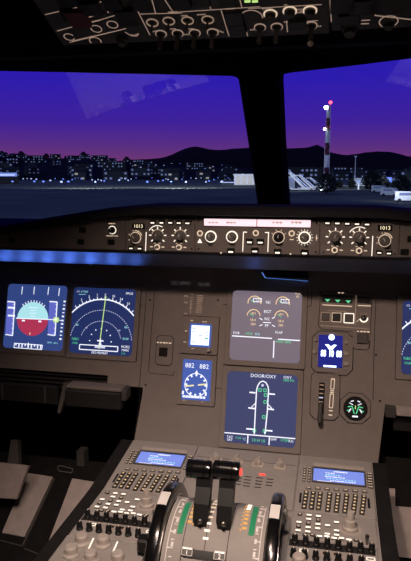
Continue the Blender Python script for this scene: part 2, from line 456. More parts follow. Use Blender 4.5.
for i in range(120):
    if i < 84: px = rnd.uniform(-14, 238)
    else: px = rnd.uniform(288, 425)
    f = rnd.choice((.38, .42, .46, .5, .56, .64, .72, .8, .88, .95))
    if px > 150: f = min(f, rnd.choice((.40, .46, .52, .62, .74)))
    dist = 1500*f
    if any(abs(px-a)*dist/FPX < 30 and abs(dist-b) < 22 for a, b in spots): continue
    spots.append((px, dist)); k = rnd.choice((0, 1, 1, 2, 3, 0))
    proto, lab, grp = protos[k]; fr = place(px, dist, slope_z(px, f))
    o = copy_tree(proto) if k in used else proto; used.add(k)
    o.matrix_world = fr.mat(0, 0, 0) @ Matrix.Rotation(rnd.uniform(-.5, .5), 4, 'Z'); tag(o, lab, 'building', grp)
# apron-edge floodlights
def make_flood(name, gm, h=2.2, r=.42):
    t = thing(name, None, None, Frame((0, 0, 0), (1, 0, 0), (0, 1, 0)), 0, 0)
    part('pole', MB().lathe(0, 0, ((.07, 0), (.05, h)), 'town_roof', 6), t)
    part('lamp_head', MB().lathe(0, 0, ((r*.4, h), (r, h+r*.5), (r*.9, h+r*1.2), (r*.2, h+r*1.6)), gm, 8), t, sm=True); return t
fl = [make_flood('apron_light', 'flood'), make_flood('apron_light', 'flood_blue')]; fu = set(); rnd = random.Random(4)
PX = [4, 7, 12, 23, 27, 31, 34, 36, 43, 50, 55, 61, 63, 68, 72, 75, 78, 81, 92, 95, 98, 101, 104, 119, 122, 125, 128, 131, 136, 147, 152, 158, 163, 166, 168, 171, 176, 182, 186, 191, 196, 201, 206, 209, 214, 218, 222, 228]
for i, px in enumerate(PX):
    k = 0 if px in (23, 31, 92, 95, 98, 101, 119, 122, 125, 128, 131, 166, 168, 196) or rnd.random() < .35 else 1
    o = copy_tree(fl[k]) if k in fu else fl[k]; fu.add(k); py = rnd.uniform(177.6, 181.8)
    dist = 3.0/(py-174)*FPX; fr = place(px, dist); o.matrix_world = fr.mat(0, 0, 0); s = rnd.uniform(.6, 1.35)
    o.scale = (s, s, 1)
    tag(o, ('small bright white lamp in the row along the far apron edge', 'small bright blue lamp in the row along the far apron edge')[k], 'lamp', ('white apron lamps', 'blue apron lamps')[k])
for px in [134, 141, 149, 156, 164, 172, 180, 188, 197, 205, 213, 222, 2, 9, 18, 46, 58, 70]:     # lamps up on the town streets
    k = rnd.choice((0, 1)); o = copy_tree(fl[k]); f = rnd.choice((.45, .55, .7)); fr = place(px, 1500*f, slope_z(px, f)+7)
    o.matrix_world = fr.mat(0, 0, 0); o.scale = (1.5, 1.5, 1.2)
    tag(o, ('white street lamp shining among the town buildings', 'blue street lamp shining among the town buildings')[k], 'lamp', ('white town street lamps', 'blue town street lamps')[k])
# lit hangar by the centre post
fr = place(246, 318); t = thing('hangar', 'white floodlit hangar with open front just left of the centre post', 'hangar', fr, 0, 0)
mb = MB().box(-6, 7, 0, 12, 0, 4.9, 'mast_white').box(-6.4, 7.4, -.6, 12, 4.9, 5.5, 'mast_white'); part('wall', mb, t)
mb = MB()
for i in range(4): mb.box(-5+i*3, -5+i*3+2.2, -.12, .02, .3, 4.3, 'win_warm')
part('lit_doorway', mb, t)
mb = MB().box(-13, -6.1, 2, 8, 0, 1.1, 'town_wall'); mb.box(-13.2, -6.1, 1.6, 8, 1.1, 1.35, 'flood'); part('annex', mb, t)
fr = place(7, 360); t = thing('terminal_building', 'low terminal with bright blue-white roof line at the far left edge', 'building', fr, 0, 0)
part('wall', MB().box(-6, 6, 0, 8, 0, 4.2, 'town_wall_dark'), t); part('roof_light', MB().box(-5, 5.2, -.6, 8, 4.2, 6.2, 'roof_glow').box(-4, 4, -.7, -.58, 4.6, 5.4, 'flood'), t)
# red and white lattice mast with two strobes and a red beacon
fr = place(326.5, 200); t = thing('control_mast', 'tall red and white banded mast with two white lamps and a red beacon', 'mast', fr, 0, 0)
top = zof(327, 105.5, 200); mb = MB(); nb = 7
for i in range(nb):
    z0, z1 = top*i/nb, top*(i+1)/nb; r0, r1 = .82-.2*i/nb, .82-.2*(i+1)/nb
    mb.lathe(0, 0, ((r0, z0), (r1, z1)), ('mast_white', 'mast_red')[i % 2], 4)
part('shaft', mb, t); mb = MB()
for sx in (-1, 1):
    mb.tube(((sx*.9, -.7, 0), (sx*.62, -.5, top)), .05, 'mast_white', 5)
for i in range(14): mb.tube(((-.8, -.6, top*i/14), (.75, -.6, top*(i+1)/14)), .03, 'mast_white', 4)
part('lattice', mb, t)
for dx, py, m_, nm, r in ((-.9, 107.5, 'strobe', 'strobe_light', .55), (.5, 102.5, 'beacon', 'beacon_light', .55), (-1.0, 129, 'strobe', 'strobe_light', .42), (.3, 127.5, 'beacon', 'beacon_light', .3)):
    z = zof(327, py, 200); mb = MB().lathe(dx, 0, ((.1, z-r), (r*.8, z-r*.6), (r, z), (r*.8, z+r*.6), (.1, z+r)), m_, 10); part(nm, mb, t)
    part('bracket', MB().tube(((dx, .0, z-r), (0, 0, z-r)), .07, 'mast_white', 5), t)
# the two smaller masts further right
for px, h_, d_, lab in ((355, 158, 420, 'slim pale mast rising before the right-hand mountain'), (359, 181, 230, 'short pale pole on the apron right of the tall mast')):
    fr = place(px, d_); zt = 5.5+(174-h_)/FPX*d_ if h_ < 170 else 2.6
    t = thing('light_mast', lab, 'mast', fr, 0, 0); part('pole', MB().lathe(0, 0, ((.32, 0), (.2, zt)), 'mast_white', 6), t)
    part('lamp_head', MB().box(-.8, .8, -.3, .3, zt, zt+.6, 'win_cool'), t)
# mobile boarding stairs, floodlit, right behind the centre post
def stairs(px, d_, lab, s=1.0):
    fr = place(px, d_); t = thing('boarding_stairs', lab, 'boarding stairs', fr, 0, 0)
    b = MB(); b.add([(-2.8*s, -.7, 4.6*s), (-2.0*s, -.7, 4.6*s), (2.4*s, -.7, .6), (1.5*s, -.7, .6), (-2.8*s, .7, 4.6*s), (-2.0*s, .7, 4.6*s), (2.4*s, .7, .6), (1.5*s, .7, .6)],
        [(0, 3, 2, 1), (4, 5, 6, 7), (0, 1, 5, 4), (1, 2, 6, 5), (2, 3, 7, 6), (3, 0, 4, 7)], 'mast_white'); part('stair_flight', b, t)
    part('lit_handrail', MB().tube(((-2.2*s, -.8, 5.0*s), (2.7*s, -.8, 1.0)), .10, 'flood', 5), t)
    part('chassis', MB().box(-2.6*s, 4.6*s, -.8, .8, .25, .62, 'mast_white'), t)
    part('top_platform', MB().box(-4.2*s, -2.2*s, -.8, .8, 4.3*s, 4.7*s, 'mast_white'), t)
    for x in (-2, 3.6): part('wheel', MB().lathe(0, 0, ((.3, -.1), (.3, .1)), 'black', 10, X=Matrix.Translation((x*s, -.8, .3)) @ Matrix.Rotation(PI/2, 4, 'X')), t)
    return t
stairs(298, 215, 'white floodlit boarding stairs nearest the centre post', 1.3)
stairs(306, 235, 'middle one of three white floodlit boarding stairs', 1.1)
stairs(315, 262, 'smaller white boarding stairs nearest the banded mast', .85)
fr = place(289, 235); t = thing('service_building', 'small white floodlit hut against the right side of the centre post', 'building', fr, 0, 0)
part('wall', MB().box(-2.2, 2.2, 0, 4, 0, 4.6, 'mast_white'), t); part('lit_sign', MB().box(-1.9, 1.9, -.15, 0, 2.9, 4.2, 'win_cool'), t)
# trees
def make_tree(h_, w_, seed):
    rn = random.Random(seed); t = thing('tree', None, None, Frame((0, 0, 0), (1, 0, 0), (0, 1, 0)), 0, 0)
    part('trunk', MB().tube(((0, 0, 0), (.1, 0, h_*.3), (0, .1, h_*.6)), [.25, .2, .12], 'bark', 6), t); mb = MB()
    for i in range(650):
        a = rn.uniform(0, 2*PI); q = rn.random(); z = h_*(.12+.88*q); rr = w_/2*math.sin(PI*min(1, .18+.82*q))**.7*rn.uniform(.35, 1.05)
        c = Vector((rr*math.cos(a), rr*math.sin(a), z)); s = rn.uniform(.25, .6)*h_/6; d1 = Vector((rn.uniform(-1, 1), rn.uniform(-1, 1), rn.uniform(-1, 1))).normalized(); d2 = d1.orthogonal().normalized()
        mb.add([c-d1*s, c+d2*s*.6, c+d1*s, c-d2*s*.6], [(0, 1, 2, 3)], 'tree_leaf')
    part('crown', mb, t); return t
tr = [make_tree(5.6, 6.2, 1), make_tree(4.2, 3.4, 2)]; fst = set()
for k, px, d_, s, lab in ((0, 327, 178, 1.0, 'dark bushy tree at the foot of the banded mast'), (0, 372, 215, 1.15, 'dark round tree before the pale building at right'), (0, 384, 240, .8, 'dark tree just right of the round tree'),
        (1, 352, 240, .9, 'small dark tree left of the slim pale mast'), (0, 402, 180, .9, 'dark tree by the parked van at the right edge'), (1, 340, 250, .8, 'small dark tree between the mast and the pole')):
    o = copy_tree(tr[k]) if k in fst else tr[k]; fst.add(k); fr = place(px, d_); o.matrix_world = fr.mat(0, 0, 0) @ Matrix.Scale(s, 4); tag(o, lab, 'tree')
for i, px in enumerate((3, 14, 22, 32, 47, 66, 84, 95, 105, 114, 127, 148)):
    o = copy_tree(tr[i % 2]); f = .97; fr = place(px, 1500*f, slope_z(px, f)-1); s = (2.2, 1.6, 2.8, 1.5)[i % 4]; o.matrix_world = fr.mat(0, 0, 0) @ Matrix.Scale(s, 4)
    tag(o, 'dark tree standing on the skyline above the town', 'tree', 'trees on the town skyline')
# pale building with blue sign, parked van, kerb wall
fr = place(383, 300); t = thing('cargo_building', 'pale wide building with lit front behind the trees at right', 'building', fr, 0, 0)
part('wall', MB().box(-8, 16, 0, 12, 0, 4.2, 'town_wall').box(-13, -8.1, 2, 12, 0, 3.6, 'mast_white'), t); part('roof', MB().box(-8.4, 16.4, -.4, 12, 4.2, 4.6, 'town_roof'), t)
mb = MB()
for i in range(7): mb.box(-7+i*2.2, -5.4+i*2.2, -.12, 0, 2.2, 3.5, 'win_dim')
part('lit_windows', mb, t); part('blue_sign', MB().box(1.5, 4.0, -.5, -.13, 1.6, 4.0, 'flood_blue').box(2.2, 3.2, -.6, -.5, 2.4, 3.2, 'flood'), t, 'glowing blue sign')
def van(px, d_, lab, first=None):
    fr = place(px, d_)
    if first: o = copy_tree(first); o.matrix_world = fr.mat(0, 0, 0) @ Matrix.Rotation(-.5, 4, 'Z'); tag(o, lab, 'van'); return o
    t = thing('van', lab, 'van', fr, 0, 0); P = [(-2.4, .4), (2.3, .4), (2.4, 1.1), (1.5, 1.35), (1.0, 2.1), (-2.4, 2.15)]
    mb = MB().prism(P, -.9, .9, 'mast_white', X=Matrix.Rotation(PI/2, 4, 'X')); part('body', mb, t)
    part('side_window', MB().box(-1.6, .9, -.93, -.88, 1.35, 1.9, 'win_dim'), t)
    for x in (-1.5, 1.5): part('wheel', MB().lathe(0, 0, ((.38, -.12), (.38, .12)), 'black', 12, X=Matrix.Translation((x, -.85, .38)) @ Matrix.Rotation(PI/2, 4, 'X')), t)
    return t
v1 = van(409, 128, 'white van parked at the right edge of the windscreen')
van(392, 160, 'white van parked left of the one at the right edge', v1); van(381, 190, 'white van parked farthest left below the round tree', v1)
fr = place(345, 255); t = thing('low_wall', 'long pale low wall running behind the poles at right', 'wall', fr, 0, 0)
part('wall_body', MB().box(-7, 10, 0, .4, 0, .9, 'town_wall'), t); part('coping', MB().box(-7.1, 10.1, -.1, .5, .9, 1.05, 'mast_white'), t)
# service road markings on the apron
mb = MB()
for a, b in (((-60, 188), (238, 185.5)), ((292, 192.5), (330, 190.5))):
    p, q = pos(a[0], 5.5/(a[1]-174)*FPX), pos(b[0], 5.5/(b[1]-174)*FPX); mb.line((p.x, p.y), (q.x, q.y), .35, GZ+.02, 'town_wall')
solo('ground_marking', mb, Frame((0, 0, 0), (1, 0, 0), (0, 1, 0)), kind='structure')
# ================================================================== GLARESHIELD
def station(x):
    ax = abs(x+.0)
    k = min(1, max(0, (ax-.26)/.34)); t = k*k*(3-2*k)
    ft = interp([(0, .257), (.24, .257), (.33, .247), (.567, .211), (.80, .190), (1.24, .18)], ax)     # top of the face
    bt = interp([(0, .2765), (.24, .2765), (.33, .268), (.567, .229), (.80, .207), (1.24, .198)], ax)  # brow
    return [(.33, .215-.02*t), (.27, .235-.02*t), (.16, bt-.012), (.03, bt-.001), (-.09, bt+.001), (-.138, bt-.001), (-.150, bt-.007), (-.150, ft+.003),
            (-.1295, ft), (-.1295, .182), (-.126, .176), (-.034, .136), (-.028, .166), (.09, .166), (.09, .10), (.33, .10)]
xs = [i*.04 for i in range(-31, 32)]; mb = MB(); k = len(station(0)); vs = [(x, y, z) for x in xs for y, z in station(x)]
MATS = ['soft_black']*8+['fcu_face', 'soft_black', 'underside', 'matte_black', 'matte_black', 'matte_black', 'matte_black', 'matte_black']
for i in range(len(xs)-1):
    for j in range(k):
        g = (j+1) % k; mb.f.append((i*k+j, i*k+g, (i+1)*k+g, (i+1)*k+j)); mb.m.append(mb.mi(MATS[j]))
mb.v = vs; mb.f += [tuple(reversed(range(k))), tuple((len(xs)-1)*k+j for j in range(k))]; mb.m += [0, 0]
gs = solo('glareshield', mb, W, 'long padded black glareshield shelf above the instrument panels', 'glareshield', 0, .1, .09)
for p in gs.data.polygons: p.use_smooth = p.material_index != mb.mi('fcu_face')
gs.data.set_sharp_from_angle(angle=math.radians(35))

# little shared pieces -------------------------------------------------
def knob_mesh(r, h, m, ptr='white'):
    mb = MB().lathe(0, 0, ((r*1.12, 0), (r*1.12, h*.25), (r*.92, h*.32), (r*.86, h*.9), (r*.74, h)), m, 18)
    mb.box(-r*.1, r*.1, 0, r*.7, h, h+.0004, ptr); return smooth(mb.mesh('knob'), 35)
def button_mesh(w_, h_, m='key_dark', d=.004, lit_=None):
    mb = MB().prism(rrect(0, 0, w_, h_, min(w_, h_)*.15), 0, d, m, bev=min(w_, h_)*.1)
    if lit_: mb.line((-w_*.32, -h_*.18), (w_*.32, -h_*.18), h_*.3, d+.0001, lit_)
    return mb.mesh('button')
G = GLS; FH = .0025
def gx(px, py, h=FH): return G.px(px, py, h)
k_fcu = knob_mesh(.0085, .018, 'knob_grey'); k_blk = knob_mesh(.0092, .016, 'black'); k_bar = knob_mesh(.0095, .014, 'knob_grey')
r_wht = MB().ring(0, 0, .0098, .0122, 0, .0006, 'lit_hot', 24).mesh('knob_ring')
r_dim = MB().ring(0, 0, .0105, .0120, 0, .0005, 'lit', 24).mesh('knob_ring')
r_sm = MB().ring(0, 0, .0038, .0062, 0, .001, 'lit', 16).mesh('ring')
b_fcu = button_mesh(.0135, .009, 'key_dark', .004, 'lit_hot'); b_top = button_mesh(.0125, .0085, 'key_dark', .004, 'lit_hot')
b_drk = button_mesh(.0150, .0115, 'black', .003)
def panel_plate(t, x0, x1, z0=.1835, z1=.2528, m='fcu_face'):
    p = part('face_plate', MB().prism(rrect((x0+x1)/2, (z0+z1)/2, x1-x0-.0014, z1-z0, .001), .0, FH, m, bev=.0008), t)
    mb = MB()
    for u in (x0+.007, x1-.007):
        for v in (z0+.006, z1-.006): mb.lathe(u, v, ((.0020, FH), (.0020, FH+.0006)), 'seam', 8)
    part('screw_heads', mb, t)
def ticks(mb, cx, cy, r0, r1, a0, a1, n_, m='lit', w_=.0011):
    for i in range(n_):
        a = math.radians(a0+(a1-a0)*i/(n_-1)); mb.line((cx+r0*math.cos(a), cy+r0*math.sin(a)), (cx+r1*math.cos(a), cy+r1*math.sin(a)), w_, FH, m)

# barometer / display control panels, left and right
def efis(name, lab, x0, x1, disp, bk, bb, vl, top, sel, low, flip):
    t = thing(name, lab, 'control panel', G, (x0+x1)/2, .219, FH, group=None); panel_plate(t, x0, x1)
    u, v = gx(*disp); p = part('altimeter_window', MB().prism(rrect(u, v, .027, .0115, .001), FH, FH+.0012, 'black', bev=.0005), t)
    sub('digits', MB().text('1013', 0, 0, .0072, FH+.0014, 'digits', 1.0).mesh('digits', (ORG[t.name][0]-u, ORG[t.name][1]-v, ORG[t.name][2])), p)
    u, v = gx(*bk); inst('ring', r_dim, t, u, v, FH); kb = inst('baro_knob', k_bar, t, u, v, FH, .5)
    mb = MB(); mb.arc(u, v, .0145, 20, 95, .0016, FH, 'lit'); ticks(mb, u, v, .0135, .0165, 110, 200, 3)
    a, b = gx(*vl[0]), gx(*vl[1]); mb.line(a, b, .0016, FH, 'lit_hot')
    for q in sel:
        cu, cv = gx(*q); ticks(mb, cu, cv, .0135, .0185, -40, 220, 7, 'lit_hot', .0020); mb.arc(cu, cv, .0128, 20, 160, .0008, FH, 'lit', 12)
    cu, cv = gx(*sel[0 if not flip else 1]); mb.arc(cu, cv, .021, 60, 150, .0015, FH, 'lit_hot', 10)
    for q in low:
        cu, cv = gx(*q)
        for s in (-1, 1): mb.line((cu+s*.0095, cv), (cu+s*.0155, cv), .002, FH, 'lit')
        for s in (-1, 1): mb.line((cu+s*.003, cv+.008), (cu+s*.007, cv+.0075), .0012, FH, 'lit')
    part('lit_markings', mb, t)
    for q in sel: u, v = gx(*q); inst('selector_knob', k_fcu, t, u, v, FH, random.uniform(-.6, .6))
    for q in low: u, v = gx(*q); inst('toggle_ring', r_sm, t, u, v, FH); inst('toggle_switch', tog_s, t, u, v, FH)
    for q in bb: u, v = gx(*q); inst('button', b_fcu, t, u, v, FH, sc=.85)
    for q in top: u, v = gx(*q); inst('button', b_top, t, u, v, FH)
tog_s = smooth(MB().lathe(0, 0, ((.0022, 0), (.0018, .006), (.0028, .011), (.0018, .013)), 'metal', 10).mesh('toggle_switch'))
efis('display_control_panel', 'grey barometer control panel on the glareshield left of the pink readout strip', -.2755, -.1262, (138.5, 226.3), (135.6, 237.6), ((131.5, 247.6), (140, 247.8)), ((146.3, 232), (145.5, 251)),
     ((153, 222), (162, 222), (170.7, 222), (179.2, 222.2), (187.8, 222.4)), ((157.7, 235.7), (180.3, 236)), ((157.2, 246.9), (179, 247.2)), False)
efis('display_control_panel', 'grey barometer control panel on the glareshield right of the pink readout strip', .1262, .2755, (385, 228), (384.6, 240.6), ((379.2, 252), (388.8, 252.6)), ((372.8, 236), (371.8, 256)),
     ((327.5, 222.3), (337.3, 222.5), (347.2, 222.9), (357, 223.2), (367, 223.6)), ((335.3, 237.3), (359.2, 237.8)), ((334.6, 250), (359, 250.6)), True)
# autoflight panel in the middle
t = thing('autoflight_control_panel', 'grey autopilot control panel with a glowing pink readout strip at the glareshield centre', 'control panel', G, 0, .219, FH); panel_plate(t, -.1255, .1255)
a, b, c, d = gx(203.8, 217.6), gx(311.3, 218.6), gx(311, 227.4), gx(203.6, 226.2)
mb = MB().box(a[0], b[0], (c[1]+d[1])/2, (a[1]+b[1])/2, FH, FH+.0015, 'key_dark')
p = part('readout_window', mb, t); m0 = gx(257, 222)[0]; mb = MB()
for x0, x1 in ((a[0]+.001, m0-.0008), (m0+.0008, b[0]-.001)): mb.box(x0, x1, d[1]+.0015, a[1]-.002, FH+.0015, FH+.0019, 'lit_pink')
o = part('backlit_readout', mb, t)
mb = MB()
for px_, s_ in ((214, 0), (232, 0), (278, 0), (297, 0)): u, v = gx(px_, 222.5); mb.dashes(u, v, .022, .0035, FH+.002, 'white', 3)
part('readout_print', mb, t)
mb = MB()
for q0, q1 in (((243.5, 232), (242.7, 251.5)), ((268.6, 232), (267.8, 252)), ((243.5, 232), (247, 232.2)), ((265, 232.5), (268.6, 232.6))): mb.line(gx(*q0), gx(*q1), .0017, FH, 'lit_hot')
u, v = gx(199.8, 241); mb.prism([(u, v+.005), (u-.005, v-.004), (u+.005, v-.004)], FH, FH+.0004, 'lit_hot')
u, v = gx(304.5, 237.5); ticks(mb, u, v, .0135, .0165, 0, 340, 16, 'lit_hot', .001)
u, v = gx(278.6, 237.3); ticks(mb, u, v, .0130, .0165, 30, 150, 4, 'lit', .0012)
u, v = gx(316.5, 238); mb.line((u, v-.005), (u, v+.006), .0015, FH, 'lit').line((u-.002, v), (u+.003, v), .0012, FH, 'lit')
u, v = gx(291.7, 239.5); mb.line((u-.004, v), (u+.004, v), .0018, FH, 'lit')
for q in ((255, 246.3), (231, 246), (277.7, 246.6)): u, v = gx(*q); mb.dashes(u, v, .009, .001, FH, 'lit_dim', 3)
u, v = gx(221, 252.8); mb.lathe(u, v, ((.0018, FH), (.0014, FH+.001)), 'lit', 8)
u, v = gx(290.5, 254); mb.lathe(u, v, ((.0018, FH), (.0014, FH+.001)), 'lit', 8)
part('lit_markings', mb, t)
for q, kk, rr in (((210.8, 236.6), k_fcu, r_wht), ((232, 236.8), k_fcu, r_wht), ((278.6, 237.3), k_blk, r_dim), ((304.5, 237.5), k_fcu, r_wht)):
    u, v = gx(*q); inst('knob_ring', rr, t, u, v, FH); inst('selector_knob', kk, t, u, v, FH, random.uniform(-1, 1))
for q in ((200, 233.3), (255.8, 233), (291.7, 233.4)): u, v = gx(*q); inst('push_ring', r_sm, t, u, v, FH); inst('push_pin', tog_s, t, u, v, FH, sc=.6)
b_amb = button_mesh(.0150, .0105, 'black', .004, 'lit_hot')
for q in ((249.7, 241.2), (260.5, 241.5), (255, 250.3), (231, 250.8), (277.7, 251.6), (304.6, 252.2)): u, v = gx(*q); inst('push_button', b_amb, t, u, v, FH)
# wing panels
def wing(lab, btns, kn, x0, x1):
    t = thing('warning_light_panel', lab, 'control panel', G, (x0+x1)/2, .2, FH)
    P = [(x0, .184)] + [(x1, .184)]; n_ = 8
    P += [(x1+(x0-x1)*i/n_, interp([(0, .257), (.24, .257), (.33, .247), (.567, .211), (.80, .190), (1.24, .186)], abs(x1+(x0-x1)*i/n_))-.0015) for i in range(n_+1)]
    part('face_plate', MB().prism(P, .0, FH-.0003, 'fcu_face'), t)
    for q in btns: u, v = gx(*q); inst('button', b_drk, t, u, v, FH-.0003)
    if kn:
        u, v = gx(*kn); inst('knob_ring', r_wht, t, u, v, FH-.0003, sc=.72); inst('knob', k_blk, t, u, v, FH-.0003, sc=.7)
        mb = MB().dashes(u, v+.0135, .016, .0018, FH, 'lit', 3).dashes(u, v-.0125, .026, .0018, FH, 'lit', 6); part('lit_markings', mb, t)
wing('dark grey glareshield wing with four black buttons and a ringed knob at left', ((12, 240.4), (82.4, 230), (80.7, 241.8), (111.2, 242)), (112.3, 230), -.80, -.2765)
wing('dark grey glareshield wing at the right edge of the picture', ((411.5, 239), (404.5, 252)), None, .2765, .80)
UND = Frame((0, -.034, .136+ZO), (1, 0, 0), (0, -.092, .040))         # the sloping underside of the shelf
t_ = thing('flood_light', 'thin blue-edged lamp strip under the glareshield above the centre screen', 'lamp', UND, .03, .0)
P = [UND.px(*q, .004) for q in ((262, 272.5), (265.5, 277.8), (308, 280.8))]
x0, y0 = P[1]; x1, y1 = P[2]
part('housing', MB().box(x0-.001, x1+.002, min(y0, y1)+.001, max(y0, y1)+.012, .0, .004, 'soft_black'), t_)
part('lit_edge', MB().path(P, .0018, .0042, 'lamp_blue'), t_)
# ================================================================== MAIN INSTRUMENT PANEL
PH = -.003                                             # panel skin lies 3 mm behind the screens
def gp(px, py, h=PH): return PAN.px(px, py, h)
t = thing('instrument_panel', 'wide brown-grey instrument panel carrying the flight screens below the glareshield', 'instrument panel', PAN, 0, 0, PH)
P = [(-1.15, .155), (-1.15, -.135), (-.362, -.135), (-.362, -.157), (-.2735, -.157), (-.2735, -.172), (-.288, -.30), (-.288, -.36), (.262, -.36), (.262, -.28), (.2735, -.156), (1.15, -.156), (1.15, .155)]
vs = [(x, y, PH-.02) for x, y in P]+[(x, y, PH) for x, y in P]; k = len(P)
bm_faces = [(i, (i+1) % k, k+(i+1) % k, k+i) for i in range(k)]
mb = MB(); mb.add(vs, bm_faces, 'panel')
def strip(a, b, c, d, z): mb.add([(a, c, z), (b, c, z), (b, d, z), (a, d, z)], [(0, 1, 2, 3)], 'panel')
for z in (PH, PH-.02):
    strip(-1.15, -.362, -.135, .155, z); strip(-.362, -.2735, -.157, .155, z); strip(.2735, 1.15, -.156, .155, z)
    mb.add([(-.2735, .155, z), (-.2735, -.157, z), (-.2735, -.172, z), (-.288, -.30, z), (-.288, -.36, z), (.262, -.36, z), (.262, -.28, z), (.2735, -.156, z), (.2735, .155, z)], [tuple(range(9))], 'panel')
part('face_plate', mb, t)
mb = MB(); SW = .0013
def groove(pts, close=False, w_=SW): part('panel_seam', MB().path([gp(*p) for p in pts], w_, PH+.00005, 'seam', close, .0003), t)
groove(((154.5, 293), (151, 335), (148.5, 372))); groove(((376, 296), (374, 350), (373, 400)))
groove(((146.5, 292), (139, 392)))
groove(((143, 305), (140, 305.5), (141.5, 290))); groove(((223, 304.5), (228, 305))); groove(((307, 306), (311, 306.3), (312, 292)))
groove(((215, 388), (224, 388.6))); 
groove(((149, 373), (173, 375.5), (174.5, 371)))
groove(((141, 388), (133, 445)), w_=.001)
mb = MB()
for q in ((380, 401), (376, 355), (145.5, 385), (218, 300), (150, 300)): u, v = gp(*q); mb.lathe(u, v, ((.0024, PH), (.002, PH+.0008)), 'seam', 10)
part('screws', mb, t)
for sx, lab in ((-1, 'left'), (1, 'right')): pass

mb = MB()
for q, s in (((181, 283.3), 'CC DMC'), ((204, 284.6), 'FL-00')): u, v = gp(*q); mb.text(s, u, v, .0085, PH+.0002, 'lit_faint')
part('faint_print', mb, t)
def frame_ring(mb, outer, inner, n0, n1, m, m2=None):
    k = len(outer); vs = [(x, y, n0) for x, y in outer]+[(x, y, n1) for x, y in outer]+[(x, y, n1) for x, y in inner]+[(x, y, n0) for x, y in inner]
    fs = []; f2 = []
    for i in range(k):
        j = (i+1) % k; fs += [(i, j, k+j, k+i), (k+i, k+j, 2*k+j, 2*k+i), (3*k+i, 3*k+j, j, i)]; f2.append((2*k+i, 2*k+j, 3*k+j, 3*k+i))
    mb.add(vs, fs, m); mb.add(vs, f2, m2 or m); return mb
HS = .0795
def display(lab, cx, cy, bg, draw, w_=2*HS, h_=2*HS, r=.010, rim=.0115, name='display_unit', cat='screen'):
    t = thing(name, lab, cat, PAN, cx, cy, 0); mb = MB()
    frame_ring(mb, rrect(cx, cy, w_+2*rim, h_+2*rim, .003, 5), rrect(cx, cy, w_, h_, r, 5), PH+.0006, .0015, 'panel', 'black')
    part('bezel', mb, t)
    mb = MB(); frame_ring(mb, rrect(cx, cy, w_+2*rim+.002, h_+2*rim+.002, .003, 5), rrect(cx, cy, w_+2*rim+.0001, h_+2*rim+.0001, .003, 5), PH+.0005, PH+.0009, 'seam'); part('module_gap', mb, t)
    part('screen', MB().prism(rrect(cx, cy, w_+.0004, h_+.0004, r, 5), PH+.0006, 0, bg), t)
    mb = MB(); draw(mb, cx, cy); part('screen_graphics', mb, t); return t
Z = .0003
for n_ in ('bg_blue', 'bg_nd', 'bg_ewd', 'bg_sd'):
    b = M[n_].node_tree.nodes['Principled BSDF']; b.inputs['Roughness'].default_value = .38; b.inputs['Specular IOR Level'].default_value = .5; b.inputs['Base Color'].default_value = (.03, .03, .04, 1)
def sp_(px, py): return PAN.px(px, py, 0)
